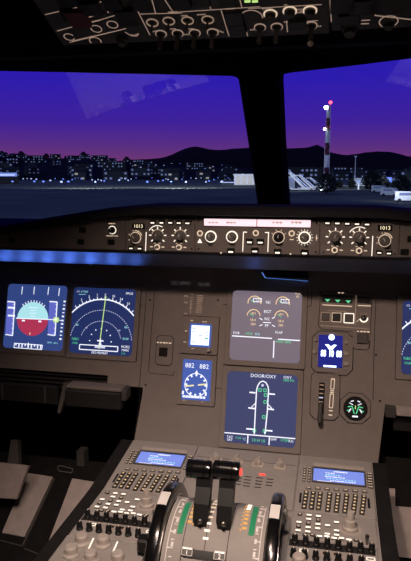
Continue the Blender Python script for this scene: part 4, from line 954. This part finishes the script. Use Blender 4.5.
mb = MB(); k = 6; mb.add([(x, y, -.012) for x, y in P]+[(x, y, 0) for x, y in P], [(i, k+i, k+(i+1) % k, (i+1) % k) for i in range(k)]+[(k, k+5, k+4, k+3, k+2, k+1)], 'footboard'); part('tread_plate', mb, t)
part('ramp_board', MB().box(.275, .70, -.17, .20, -.04, -.0125, 'matte_black'), t); legs(F4, .30, .69, -.20, -.06, -.85, -.52, 'matte_black', t)

# ================================================================== PEDESTAL
XC = -.0075
t = thing('centre_pedestal', 'grey centre pedestal with black side trims between the foot wells', 'pedestal', W, XC, -.5, -.85)
prof = [(-.150, -.2334), (-.336, -.2534), (-.95, -.2534), (-.95, -.85), (-.150, -.85)]
def extr(mb, prof, x0, x1, m):
    k = len(prof); mb.add([(x, y, z) for x in (x0, x1) for y, z in prof], [tuple(range(k)), tuple(reversed(range(k, 2*k)))]+[(i, k+i, k+(i+1) % k, (i+1) % k) for i in range(k)], m); return mb
part('body', extr(MB(), prof, -.262, .2445, 'pedestal'), t)
part('side_trim', extr(MB(), prof, -.2885, -.2622, 'matte_black'), t); part('side_trim', extr(MB(), prof, .2447, .271, 'matte_black'), t)
# ---- flight computer keypads
def q1(px, py, h=.003): return P1.px(px, py, h)
def q2(px, py, h=.003): return P2.px(px, py, h)
S_ = .003
key_s = MB().prism(rrect(0, 0, .0092, .0094, .001), 0, .0022, 'key_dark', bev=.0008).line((-.0018, 0), (.0018, 0), .0034, .0023, 'key_lit').mesh('key')
key_f = MB().prism(rrect(0, 0, .0105, .0072, .001), 0, .0022, 'key_grey', bev=.0008).line((-.003, 0), (.003, 0), .0016, .0023, 'lit').mesh('key')
key_l = MB().prism(rrect(0, 0, .0058, .0050, .0006), 0, .002, 'key_dark', bev=.0006).line((-.0015, 0), (.0015, 0), .0018, .0021, 'lit').mesh('key')
def grid(A, B, Cc, D, nx, ny):          # corners: top-left, top-right, bottom-right, bottom-left
    for j in range(ny):
        for i in range(nx):
            f, g = i/(nx-1) if nx > 1 else .5, j/(ny-1) if ny > 1 else .5
            yield (A[0]*(1-f)*(1-g)+B[0]*f*(1-g)+Cc[0]*f*g+D[0]*(1-f)*g, A[1]*(1-f)*(1-g)+B[1]*f*(1-g)+Cc[1]*f*g+D[1]*(1-f)*g), i, j
def keypad(lab):
    x0, x1 = .1005, .2425; y1, y0 = P1.px(372, 463, 0)[1], -.1425
    t = thing('keypad_computer', lab, 'keypad', P1, (x0+x1)/2, (y0+y1)/2, .0)
    part('case', MB().box(x0, x1, y0, y1, -.001, S_, 'pedestal', .0012), t)
    A, B, Cc, D = (q1(314, 468.7), q1(364.4, 473.2), q1(364.0, 487), q1(312.8, 481.2)); xa, xb = (A[0]+D[0])/2, (B[0]+Cc[0])/2; ya, yb = (A[1]+B[1])/2, (Cc[1]+D[1])/2
    mb = MB(); frame_ring(mb, rrect((xa+xb)/2, (ya+yb)/2, xb-xa+.006, ya-yb+.006, .002, 4), rrect((xa+xb)/2, (ya+yb)/2, xb-xa, ya-yb, .001, 4), S_, S_+.003, 'key_grey', 'black'); part('screen_frame', mb, t)
    part('screen', MB().box(xa, xb, yb, ya, S_-.001, S_+.001, 'bg_mcdu'), t)
    part('screen_lip', MB().box(xa-.002, xb+.001, ya+.006, ya+.0165, S_, S_+.004, 'knob_light', .001), t)
    mb = MB(); z = S_+.0011; w = xb-xa
    mb.dashes((xa+xb)/2+.004, ya-.006, .026, .0036, z, 'g_white', 8)
    for i, (fx, fw) in enumerate(((.22, .2), (.24, .3), (.25, .4), (.35, .6), (.35, .5))):
        mb.dashes(xa+w*(fx+.12+.03*i), ya-.0125-.0062*i, w*fw, .0026, z, 'g_cyan' if i % 2 else 'g_white', 4+2*i)
    mb.box(xa+w*.08, xa+w*.36, yb+.0012, yb+.0040, z-.0001, z+.0002, 'g_white'); part('screen_text', mb, t)
    for a, n_ in ((q1(305.0, 468.5), 'l'), (q1(309.8, 469), 'l'), (q1(368.3, 473), 'r'), (q1(371.4, 473.2), 'r')):
        for j in range(6): inst('key', key_l, t, a[0] if abs(a[0]) < x1-.004 else x1-.004, ya-.002-(ya-yb)*.98*j/5, S_)
    for p, i, j in grid(q1(308.5, 488.3), q1(364.5, 492.0), q1(364.5, 492.0), q1(308.5, 488.3), 7, 1): inst('key', key_f, t, p[0], p[1], S_)
    for p, i, j in grid(q1(306.2, 493.0), q1(320.2, 494.2), q1(318.4, 508.6), q1(304, 507.4), 3, 5): inst('key', key_s, t, p[0], p[1], S_)
    for p, i, j in grid(q1(329.6, 494.6), q1(364.0, 497.2), q1(362.0, 513.4), q1(327.6, 510.6), 5, 6): inst('key', key_s, t, p[0], p[1], S_)
    for q in ((300.4, 498), (368.8, 503.6)): u, v = q1(*q); part('slot', MB().box(u-.0018, u+.0018, v-.014, v+.014, S_, S_+.0015, 'black'), t)
    return t
kr = keypad('blue-screened keypad computer on the right of the pedestal')
kl = copy_tree(kr); kl.matrix_world = P1.mat(ORG[kr.name][0]-.3575, ORG[kr.name][1], 0); tag(kl, 'blue-screened keypad computer on the left of the pedestal')
# ---- radio panels
lk_w = MB().prism(rrect(0, 0, .0092, .0062, .0008), 0, .002, 'key_grey').line((-.0042, 0), (.0042, 0), .0044, .0021, 'lit_hot').mesh('lit_key')
lk_d = MB().prism(rrect(0, 0, .0080, .0055, .0008), 0, .002, 'key_dark').line((-.002, 0), (.002, 0), .0018, .0021, 'lit').mesh('lit_key')
big_knob = smooth(MB().lathe(0, 0, ((.0125, 0), (.0125, .004), (.0098, .0065), (.0092, .017), (.0065, .0185), (.0058, .030), (.0048, .032)), 'knob_light', 22).mesh('tuning_knob'), 35)
def radio(lab):
    x0, x1 = .0975, .2405; a = q2(300, 516.5)[1]; b = q2(340, 543.2)[1]; y1, y0 = .0015, b
    t = thing('radio_panel', lab, 'control panel', P2, (x0+x1)/2, (y0+y1)/2, 0)
    part('face_plate', MB().box(x0, x1, y0, y1, -.001, S_, 'pedestal', .001), t); h = y1-y0
    xs_ = [.014, .030, .046, .062, .077]
    for j, row in enumerate(((1, 2, 0), (1, 2, 4), (0, 1, 2, 3), (0, 1, 2, 4), (0, 1, 3, 4))):
        for i in row: inst('lit_key', lk_w if (i+j) % 3 else lk_d, t, x0+xs_[i], y1-.012-h*.155*j, S_)
    for i in range(8): inst('lit_key', lk_w if i in (2, 3, 4, 5, 6) else lk_d, t, x0+.026+.0118*i, y0+.010+(.002 if i % 2 else 0), S_)
    u, v = q2(350.3, 527.5, .006); inst('tuning_knob', big_knob, t, u, v, S_)
    mb = MB(); mb.arc(u, v, .017, 150, 400, .0012, S_, 'lit_dim', 18); part('knob_marks', mb, t)
    inst('toggle_switch', tog_s, t, x1-.018, y0+.006, S_, sc=1.3); return t
rr = radio('radio panel with rows of lit keys below the right keypad')
rl = copy_tree(rr); rl.matrix_world = P2.mat(ORG[rr.name][0]-.3575, ORG[rr.name][1], 0); tag(rl, 'radio panel with rows of lit keys below the left keypad')
# ---- audio panels
ak = smooth(MB().lathe(0, 0, ((.0058, 0), (.0058, .003), (.0048, .004), (.0046, .012), (.0034, .014)), 'black', 14).box(-.0006, .0006, 0, .0035, .014, .0143, 'lit').mesh('volume_knob'), 35)
def audio(lab):
    x0, x1 = .0965, .2385; y1 = q2(340, 543.9)[1]; y0 = y1-.066
    t = thing('audio_panel', lab, 'control panel', P2, (x0+x1)/2, (y0+y1)/2, 0)
    part('face_plate', MB().box(x0, x1, y0, y1, -.001, S_, 'pedestal', .001), t)
    mb = MB().box(x0+.003, x1-.004, y1-.021, y1-.004, S_, S_+.0012, 'key_dark')
    part('button_strip', mb, t)
    for i in range(8):
        inst('volume_knob', ak, t, x0+.012+.0172*i, y1-.013-(.003 if i == 5 else 0), S_+.0012)
        if i < 7: inst('volume_knob', ak, t, x0+.012+.0172*i, y1-.048, S_)
    mb = MB()
    for i, m in ((1, 'lit_hot'), (3, 'lit_dim'), (4, 'lit_dim'), (7, 'lit_hot')): u = x0+.010+.0172*i; mb.path([(u-.006, y1-.034), (u+.006, y1-.034), (u+.006, y1-.027), (u-.006, y1-.027)], .0014, S_, m, True); 
    for i in (3, 4): u = x0+.010+.0172*i; mb.box(u-.005, u+.005, y1-.0335, y1-.0275, S_, S_+.0008, 'black')
    part('lit_markings', mb, t); return t
ar = audio('audio panel with two rows of black knobs at the lower right')
al = copy_tree(ar); al.matrix_world = P2.mat(ORG[ar.name][0]-.3575, ORG[ar.name][1], 0); tag(al, 'audio panel with two rows of black knobs at the lower left')
# ---- lighting panels at the bottom of the frame
fat = smooth(MB().lathe(0, 0, ((.0135, 0), (.0135, .003), (.0105, .006), (.0100, .014), (.0075, .0165)), 'knob_light', 20).mesh('dimmer_knob'), 35)
def dimmer(lab, knobs, dx):
    x0, x1 = .095+dx, .237+dx; y1 = q2(340, 543.9)[1]-.0675; y0 = y1-.105
    t = thing('lighting_panel', lab, 'control panel', P2, (x0+x1)/2, (y0+y1)/2, 0)
    part('face_plate', MB().box(x0, x1, y0, y1, -.001, S_, 'pedestal', .001), t)
    for q in knobs: u, v = q2(*q, .010); inst('dimmer_knob', fat, t, u, v, S_)
    return t
t = dimmer('panel of large pale knobs at the bottom left corner of the pedestal', ((81.5, 539.5), (103, 541.2), (71, 551), (90.5, 556.5), (118, 557.5)), -.3575)
mb = MB()
for a, b in (((93.6, 538), (88.5, 549)), ((117.6, 541.5), (113, 552))): mb.line(q2(*a), q2(*b), .0022, S_, 'lit_hot')
part('lit_markings', mb, t)
t = dimmer('panel of large pale knobs at the bottom right of the pedestal', ((299, 560), (322, 570), (345, 573)), 0)
# ---- switching panel between the keypads
x0, x1 = -.1135, .0985; y1 = q1(372, 463)[1]
t = thing('switching_panel', 'grey switch plate with four pale knobs and a red lamp below the lower screen', 'control panel', P1, XC, .0, 0)
part('face_plate', MB().box(x0, x1, -.142, y1, -.001, S_, 'pedestal', .001), t)
mb = MB().line((x0+.004, y1-.036), (x1-.004, y1-.036), .0011, S_, 'seam')
for q in ((216, 460), (236.5, 462.3), (257.8, 464.6), (280, 467)):
    u, v = q1(*q, .004); part('knob_base', MB().prism(rrect(u, v, .026, .017, .004), S_, S_+.003, 'knob_light', bev=.001), t)
    inst('rotary_knob', smooth(MB().lathe(0, 0, ((.0075, 0), (.0068, .008), (.005, .010)), 'knob_light', 16).box(-.002, .002, -.009, .009, .003, .012, 'knob_light').mesh('rotary_knob'), 35), t, u, v, S_+.003, random.uniform(-.5, .5))
u, v = q1(262.3, 474.8); part('red_lamp', MB().prism(rrect(u, v, .013, .0055, .002), S_, S_+.0015, 'warn_red'), t, 'small glowing red lamp')
for (c0, r0) in (((248, 476.8), 4), ((259.5, 478.0), 4), ((270, 479.3), 3), ((238.5, 478), 3)):
    for j in range(r0): u, v = q1(c0[0]-.6*j, c0[1]+3.1*j); mb.line((u-.0065, v), (u+.0065, v), .0028, S_, 'seam')
part('vent_slots', mb, t); mb = MB()
for q in ((226, 463.5), (247, 465.8), (269, 468.3)): u, v = q1(*q); mb.dashes(u, v, .010, .0015, S_, 'lit_dim', 2)
part('print', mb, t)

# ---- thrust quadrant
YC, ZC, RQ = -.47, -.285, .100
t = thing('thrust_quadrant', 'rounded thrust quadrant with two black levers, green bands and trim wheels', 'thrust levers', W, XC, YC, -.2534)
def cylprof(r, a0, a1, n=24): return [(YC+r*math.cos(math.radians(a0+(a1-a0)*i/n)), ZC+r*math.sin(math.radians(a0+(a1-a0)*i/n))) for i in range(n+1)]
A0 = math.degrees(math.asin((-.2534-ZC)/RQ))
part('housing', extr(MB(), cylprof(RQ, A0, 180-A0), -.0845, .0680, 'pedestal'), t)
def band(x0, x1, a0, a1, m, r0=RQ-.001, r1=RQ+.0006, n=16):
    mb = MB(); p = cylprof(r1, a0, a1, n)+cylprof(r0, a1, a0, n); return extr(mb, p, x0, x1, m)
def onarc(mb, x0, x1, a, da, m, dr=.0006): p = cylprof(RQ+dr+.0004, a-da/2, a+da/2, 2)+cylprof(RQ-.001, a+da/2, a-da/2, 2); return extr(mb, p, x0, x1, m)
for s, e0, e1 in ((-1, 84, 122), (1, 76, 116)):
    xa, xb = sorted((XC+s*.0500, XC+s*.0585)); part('green_band', band(xa, xb, e0, e1, 'green_paint'), t)
    mb = MB()
    for i in range(11):
        a = 72+i*7.0; xa, xb = sorted((XC+s*.0605, XC+s*(.0690 if i % 2 else .0655))); onarc(mb, xa, xb, a, 1.1, 'white')
    xa, xb = sorted((XC+s*.0690, XC+s*.0702))
    p = cylprof(RQ+.0008, 74, 146, 20)+cylprof(RQ-.001, 146, 74, 20); extr(mb, p, xa, xb, 'white')
    for i in range(5): a = 88+i*11; xa, xb = sorted((XC+s*.0605, XC+s*.0642)); onarc(mb, xa, xb, a, 4.2, 'white')
    part('trim_scale', mb, t); mb = MB()
    for i in range(8):
        a = 72+i*5.4; xa, xb = sorted((XC+s*.0395, XC+s*.0460)); onarc(mb, xa, xb, a, 2.4, 'lit_hot' if i < 3 else 'lamp_amber')
        xa, xb = sorted((XC+s*.0360, XC+s*.0380)); onarc(mb, xa, xb, a+2, 1.5, 'lamp_amber')
    part('lit_thrust_scale', mb, t); 
XL = -.020
mb = MB()
for i in range(9): onarc(mb, XL-.0045, XL+.0035, 66+7.2*i, 1.8, 'lit_hot' if i > 5 else 'lit')
for i in range(4): onarc(mb, XL-.0065, XL-.0050, 70+14*i, 5, 'lit_dim')
part('lever_scale', mb, t)
mb = MB()
for x in (XL-.034, XL, XL+.034): p = cylprof(RQ+.0003, 60, 168, 24)+cylprof(RQ-.001, 168, 60, 24); extr(mb, p, x-.0005, x+.0005, 'seam')
for x in (XL-.0215, XL+.0145): p = cylprof(RQ+.0003, 50, 106, 24)+cylprof(RQ-.001, 106, 50, 24); extr(mb, p, x-.004, x+.004, 'seam')
part('slots', mb, t)
# levers
FY = Frame((0, -.475, ZO), (1, 0, 0), (0, 0, 1))
for k_, (hx0, hx1, hy, ax, bx) in enumerate(((187.0, 211.6, 469.2, (205, 486), (206, 525)), (213.4, 240.0, 470.6, (227.8, 487), (226.6, 527)))):
    p0, p1 = FY.px(hx0, hy-.6), FY.px(hx1, hy+.6); z = (p0[1]+p1[1])/2; y = -.475; r = .0148
    lv = part('thrust_lever', MB(), t); L = p1[0]-p0[0]; X = Matrix.Translation((p0[0], y, z)) @ Matrix.Rotation(PI/2, 4, 'Y')
    prof_ = ((.0110, 0), (r*.97, .0015), (r, .004), (r, .009), (r*.93, .0098), (r*.93, .0108), (r, .0116), (r, L-.0116), (r*.93, L-.0108), (r*.93, L-.0098), (r, L-.009), (r, L-.004), (r*.97, L-.0015), (.0110, L))
    g = part('grip', MB().lathe(0, 0, prof_, 'black_gloss', 28, X=X), lv, sm=True)
    g.location = (0, 0, 0); mb = MB(); a = FY.px(*ax); cx = a[0]; w2 = .0117
    yb_, zb_ = -.503, ZC+math.sqrt(RQ**2-(-.503-YC)**2)
    secs = [((y, z-.002), .0085), ((y-.003, z-.020), .011), ((y-.016, (z+zb_)/2-.004), .012), ((yb_+.004, zb_+.012), .0125), ((yb_, zb_+.001), .0085)]
    vs = []; 
    for (yy, zz_), d in secs:
        for sx, sd in ((-1, -1), (1, -1), (1, 1), (-1, 1)): vs.append((cx+sx*w2*(1 if zz_ > zb_+.004 else .8), yy+sd*d, zz_+sd*.002))
    fs = [(0, 1, 2, 3), (16, 19, 18, 17)]
    for i in range(4):
        for j in range(4): q = (j+1) % 4; fs.append((i*4+j, (i+1)*4+j, (i+1)*4+q, i*4+q))
    mb.add(vs, fs, 'black'); mb.box(cx-.008, cx+.007, y-.016, y-.0145, z-.0315, z-.0305, 'white'); part('arm', mb, lv)
    mb = MB(); Xs = Matrix.Translation((cx+.001, yb_-.012, zb_+.010)) @ Matrix.Rotation(PI*.40, 4, 'X'); mb.lathe(0, 0, ((.0035, 0), (.0035, .004), (.002, .005)), 'metal', 10, X=Xs); part('bolt', mb, lv)
    if k_ == 1: part('disconnect_button', MB().lathe(0, 0, ((.0058, 0), (.0058, .0025), (.004, .0035)), 'warn_red', 14, X=Matrix.Translation((p1[0], y, z)) @ Matrix.Rotation(PI/2, 4, 'Y')), lv, 'red button on the lever end')
# dark engine switch bar with the two numbered badges
mb = MB(); p = cylprof(RQ+.0015, 134, 141, 3)+cylprof(RQ-.001, 141, 134, 3); extr(mb, p, XL-.030, XL+.030, 'black'); part('switch_bar', mb, t)
for x, s in ((-.0450, '1'), (.0045, '2')):
    a = 136.5; n_ = Vector((0, math.cos(math.radians(a)), math.sin(math.radians(a)))); v_ = Vector((0, math.sin(math.radians(a)), -math.cos(math.radians(a))))
    Fb = Matrix((Vector((1, 0, 0)), v_, n_)).transposed().to_4x4(); Fb.translation = Vector((x, YC, ZC))+n_*(RQ+.0005)
    m2 = MB().prism(rrect(0, 0, .020, .013, .002), -.001, .003, 'key_grey', bev=.0008); mm = MB(); mm.v = [tuple(Fb @ Vector(v)) for v in m2.v]; mm.f = m2.f; mm.m = m2.m; mm.mats = m2.mats; bd = part('engine_badge', mm, t)
    m2 = MB().text(s, 0, -.0015, .0058, .0032, 'lit_hot').line((-.007, .0042), (.007, .0042), .0018, .0032, 'lit_hot').path([(-.008, -.0055), (.008, -.0055), (.008, .0058), (-.008, .0058)], .0008, .0032, 'white', True); mm = MB(); mm.v = [tuple(Fb @ Vector(v)) for v in m2.v]; mm.f = m2.f; mm.m = m2.m; mm.mats = m2.mats; part('badge_print', mm, bd)
# trim wheels
RW = .123
def wheel(xc, mark):
    w = .0095; X = Matrix.Translation((xc, YC, ZC)) @ Matrix.Rotation(PI/2, 4, 'Y')
    prof_ = ((.012, -w*.5), (.080, -w*.4), (.096, -w*.75), (.106, -w), (RW-.004, -w), (RW-.0008, -w*.75), (RW, -w*.3), (RW, w*.3), (RW-.0008, w*.75), (RW-.004, w), (.106, w), (.096, w*.75), (.080, w*.4), (.012, w*.5))
    o = part('trim_wheel', MB().lathe(0, 0, prof_, 'black_gloss', 64, X=X), t, sm=True)
    part('wheel_ring', MB().ring(0, 0, .1035, .1055, -w-.0006, w+.0006, 'metal', 64, X=X), o)
    a, da = mark; p = [(YC+(RW+.0006)*math.cos(math.radians(q)), ZC+(RW+.0006)*math.sin(math.radians(q))) for q in (a-da, a-da/2, a, a+da/2, a+da)]+[(YC+(RW-.004)*math.cos(math.radians(q)), ZC+(RW-.004)*math.sin(math.radians(q))) for q in (a+da, a, a-da)]
    part('white_index', extr(MB(), p, xc-w*.78, xc+w*.78, 'white'), o)
    a = math.radians(a-24); part('folding_handle', MB().lathe(0, 0, ((.006, -w-.004), (.006, w+.004), (.004, w+.007)), 'knob_grey', 12, X=Matrix.Translation((xc, YC+.098*math.cos(a), ZC+.098*math.sin(a))) @ Matrix.Rotation(PI/2, 4, 'Y')), o)
wheel(-.0955, (99, 7)); wheel(.0800, (100, 7))
# speed brake lever head
u, v = q2(145.5, 556, .0)
t = thing('speedbrake_lever', 'blocky black lever head beside the left trim wheel at the bottom', 'lever', P2, u, v, 0)
Fs = Frame((0, P2.w(u, v)[1]-.006, ZO), (1, 0, 0), (0, 0, 1)); a, b = Fs.px(137.5, 538), Fs.px(154, 553)
X_ = 0; yy = v; mb = MB().box(a[0], b[0], v-.012, v+.010, b[1]+.2515+.0, a[1]+.2515, 'black', .003); part('grip', mb, t)
part('stem', MB().box((a[0]+b[0])/2-.006, (a[0]+b[0])/2+.006, v-.004, v+.004, 0, b[1]+.2515+.001, 'black'), t)

# ================================================================== OVERHEAD PANEL
def qo(px, py, h=0): return OVH.px(px, py, h)
t = thing('overhead_panel', 'dark overhead switch panel with warm lit lines across the top of the picture', 'overhead panel', OVH, 0, .15, 0)
xl = -.276
part('face_plate', MB().box(xl, .137, 0, .40, -.02, 0, 'overhead', .002), t); part('face_plate', MB().box(.1385, .300, .0, .40, -.024, -.004, 'overhead', .002), t)
def ql(mb, pts, w_=.0014, m='lit_over', h=0): return mb.path([qo(*p, h) for p in pts], w_, h, m)
mb = MB()
for pts in (((45, 14.6), (84, 5.8), (104, 1)), ((57, 31), (75.5, 26)), ((69.6, 42.4), (124, 29)), ((90, 37), (126, 28.5)), ((87, 10.5), (100, 7)), ((90, 23), (129, 11)), ((102, 2), (108.6, 13)), ((133.8, 3.3), (150, 35)),
            ((140, 14), (182, 13)), ((170, 12.6), (260, 6.6)), ((221, 10), (229, 36)), ((240, 9), (247.7, 36)), ((286.5, 21), (287.5, 32)), ((330, 0), (331.4, 22)), ((248, 8.6), (322, 4.5)), ((292, 22.5), (318, 20.5)),
            ((222.5, 15), (238, 14.2)), ((125, 32), (131.5, 36), (139, 33.5)), ((152, 0), (155.5, 13)), ((165, 0), (173, 12)), ((207, 0), (211, 9)), ((240, 0), (242, 8)), ((92.5, 16), (84.5, 19.4))): ql(mb, pts)
for q, r, a0, a1 in (((69.2, 37), .008, 20, 330), ((96.3, 28.8), .008, 0, 360), ((112.4, 24.6), .008, 0, 360), ((95.3, 41), .009, -30, 210), ((251.5, 17.5), .0155, -10, 190), ((388.6, 21.6), .0125, 0, 360), ((134.5, 34), .005, 180, 360)):
    h = -.004 if q[0] > 331 else 0; u, v = qo(*q, h); mb.arc(u, v, r, a0, a1, .0016, h, 'lit_over', 20)
for a, b, n_ in (((86, 17.5), (99, 14), 5), ((73, 41), (94, 36), 7), ((86, 4), (98, 1), 4), ((92, 21.8), (100, 20), 3), ((168, 12.2), (178, 11.8), 4), ((152, 31.5), (160, 30.8), 3), ((170, 29), (176, 28.6), 2), ((197, 14.8), (206, 14.2), 3), ((181.5, 15.7), (188, 15.3), 2), ((216, 29.5), (224, 32.8), 3),
                ((188, 28.8), (194, 28.6), 2), ((182, 34.6), (189, 34.4), 3), ((225.5, 9), (235, 8.4), 3), ((262, 8.9), (273, 8.2), 4), ((284, 5), (289, 4.6), 2), ((300, 11), (302, 10.9), 1), ((296, 9.5), (303, 9.2), 2), ((296, 12.5), (303, 12.2), 2), ((314, 26.5), (322, 26), 2), ((284, 22), (290, 21.6), 2), ((250, 29.8), (256, 29.4), 2)):
    n2 = n_*2
    for i in range(n2):
        f0, f1 = i/n2, (i+.62)/n2; ql(mb, ((a[0]+(b[0]-a[0])*f0, a[1]+(b[1]-a[1])*f0), (a[0]+(b[0]-a[0])*f1, a[1]+(b[1]-a[1])*f1)), .0026)
for pts in (((376, 0), (375.3, 15.4), (412, 19.6)), ((361.5, 20.5), (370, 20)), ((361, 23.8), (369, 23.6))): ql(mb, pts, .002, 'lit_over', -.004)
ql(mb, ((347.5, 13), (356, 14.2)), .003, 'lit_over', -.004); ql(mb, ((312, 3.2), (345, 1.6)), .003, 'lit_dim', 0) if False else None
for x in (247.5, 255): u, v = qo(x, 1.2); mb.box(u-.004, u+.004, v-.002, v+.002, 0, .0006, 'g_lime')
part('lit_markings', mb, t)
def obox(name, q, w_, h_, m='black', d=.006, h=0, lab=None):
    u, v = qo(*q, h+d); return part(name, MB().prism(rrect(u, v, w_, h_, .002), h, h+d, m, bev=.001), t, lab)
for q, w_, h_ in (((66.5, 1.5), .030, .022), ((90, 10.5), .034, .026), ((112, 5.5), .026, .024), ((126.5, 19.5), .030, .034), ((142, 5.5), .026, .026), ((180.5, 4.2), .028, .022), ((200.8, 2.4), .024, .022), ((226.5, 2), .024, .022), ((233.6, 19.8), .026, .028), ((236.8, 30.8), .026, .022), ((297.3, 26.6), .026, .018), ((68, 17), .020, .022), ((297, 1.5), .026, .016)):
    obox('push_button', q, w_, h_)
obox('guarded_button', (78, 21), .030, .036, 'red_dull', .008, lab='dull red guarded button')
for q, w_, h_ in (((342.5, 5.8), .032, .034), ((364, 8.6), .038, .028), ((349, 21), .030, .020), ((398, 6), .075, .03)): obox('push_button', q, w_, h_, 'black' if q[0] < 390 else 'key_dark', .010, -.004)
tg = smooth(MB().lathe(0, 0, ((.0085, 0), (.0085, .003), (.0060, .0045), (.0036, .005), (.0034, .020), (.0045, .026), (.0042, .030), (.0020, .032)), 'knob_over', 14).mesh('toggle_lever'))
cr = MB().ring(0, 0, .0074, .0088, 0, .0012, 'lit_over', 22).mesh('switch_collar'); crd = MB().ring(0, 0, .0074, .0092, 0, .0012, 'lit_dim', 22).mesh('switch_collar')
for q, b in (((152.4, 22.5), 0), ((168.8, 20.8), 0), ((161, 33.5), 1), ((177.8, 33), 1), ((187.6, 20.4), 0), ((207.8, 19.5), 0), ((194.8, 32.6), 1), ((212.8, 32.0), 1), ((260, 27.2), 1), ((276.8, 26.6), 1), ((311.3, 25.2), 2)):
    u, v = qo(*q); s_ = inst('toggle_switch', tg, t, u, v, 0, sc=.85 if b else .5); inst('switch_collar', cr if b else crd, t, u, v, 0)
    if b == 2: sub('lit_tip', smooth(MB().lathe(0, 0, ((.003, .032), (.0055, .035), (.003, .039)), 'knob_light', 10).mesh('lit_tip')), s_, label='pale bulb at the lever tip')
ok = smooth(MB().lathe(0, 0, ((.011, 0), (.011, .006), (.0075, .008), (.007, .014)), 'knob_over', 18).mesh('rotary_knob'), 35)
crl = MB().ring(0, 0, .0088, .0110, 0, .0012, 'lit', 22).mesh('knob_ring')
for q in ((270.4, 13.8), (289.8, 10.8), (310, 10.3)): u, v = qo(*q); inst('rotary_knob', ok, t, u, v, 0, sc=.7); inst('knob_ring', crl, t, u, v, 0, sc=.9)
for q, s_, h in (((125, 44), .8, 0), ((349.5, 31), 1.1, -.004), ((388.6, 21.6), .8, -.004)): u, v = qo(*q, h); inst('rotary_knob', ok, t, u, max(v, .012), h, sc=s_)
# ================================================================== LIGHTS (pedestal and panel floods, then added fills)
def lamp(name, kind, loc, target, power, col, size=.1, ang=60, blend=1):
    l = bpy.data.lights.new(name, kind); l.energy = power; l.color = col
    if kind == 'AREA': l.shape = 'DISK'; l.size = size
    else: l.shadow_soft_size = size
    if kind == 'SPOT': l.spot_size = math.radians(ang); l.spot_blend = blend
    o = bpy.data.objects.new(name, l); COL.objects.link(o); p = W.w(*loc); o.location = p
    if target: o.rotation_euler = (W.w(*target)-p).to_track_quat('-Z', 'Y').to_euler()
    return o
WARM = (1.0, .73, .59)
lamp('dome_light', 'SPOT', (-.04, -.95, .80), (.06, -.26, -.20), 23, WARM, .04, 66, 1)
lamp('pedestal_light', 'SPOT', (.10, -1.10, .74), (-.04, -.56, -.25), 24, (1.0, .80, .69), .05, 50, .9)
lamp('foot_fill', 'SPOT', (-.30, -1.0, .50), (-.55, -.08, -.45), 5, WARM, .05, 40, 1)  # this spot and the next are unseen, added to brighten the foot wells
lamp('foot_fill', 'SPOT', (.45, -1.0, .50), (.42, -.08, -.35), 3.5, WARM, .05, 36, 1)
for x, e_ in [(-.74+.055*i, .30) for i in range(7)]+[(-.355, .24), (-.30, .12), (-.02, .03), (.42, .16)]:
    lamp('underside_fill', 'SPOT', (x, -.020, .088), (x, -.115, .172), e_, (.09, .22, 1.0), .01, 105, 1)  # blue spots added to tint the underside where screen spill is too weak
# apron floodlights near the mast, the stairs and the hangar
def olamp(px, d_, h, tpx, td, th_, power, ang=60):
    l = bpy.data.lights.new('apron_spot', 'SPOT'); l.energy = power; l.color = (.8, .88, 1.0); l.shadow_soft_size = .3; l.spot_size = math.radians(ang); l.spot_blend = .8
    o = bpy.data.objects.new('apron_spot', l); COL.objects.link(o); p = pos(px, d_, GZ+h); o.location = p; o.rotation_euler = (pos(tpx, td, GZ+th_)-p).to_track_quat('-Z', 'Y').to_euler()
olamp(322, 176, 1, 327.5, 200, 14, 4500, 70); olamp(331, 180, 1, 327.5, 200, 22, 4500, 60)
olamp(300, 190, 7, 304, 232, 1, 14000, 80); olamp(240, 285, 8, 244, 320, 1, 9000, 90)
olamp(345, 215, 8, 348, 262, 0, 14000, 110); olamp(378, 230, 9, 380, 300, 1, 14000, 90); olamp(395, 120, 6, 402, 150, 1, 5000, 90)
olamp(180, 230, 12, 185, 330, 0, 90000, 140); olamp(90, 230, 12, 90, 330, 0, 60000, 140)  # two wide unseen spots added to whiten the bluish ground

ml = bpy.data.lights.new('apron_fill', 'SUN'); ml.energy = .62; ml.color = (.60, .90, .95); ml.angle = .02  # unseen directional lamp added to lift and grey the apron, no moon there
mo = bpy.data.objects.new('apron_fill', ml); COL.objects.link(mo); mo.rotation_euler = (math.radians(50), 0, math.radians(-25))
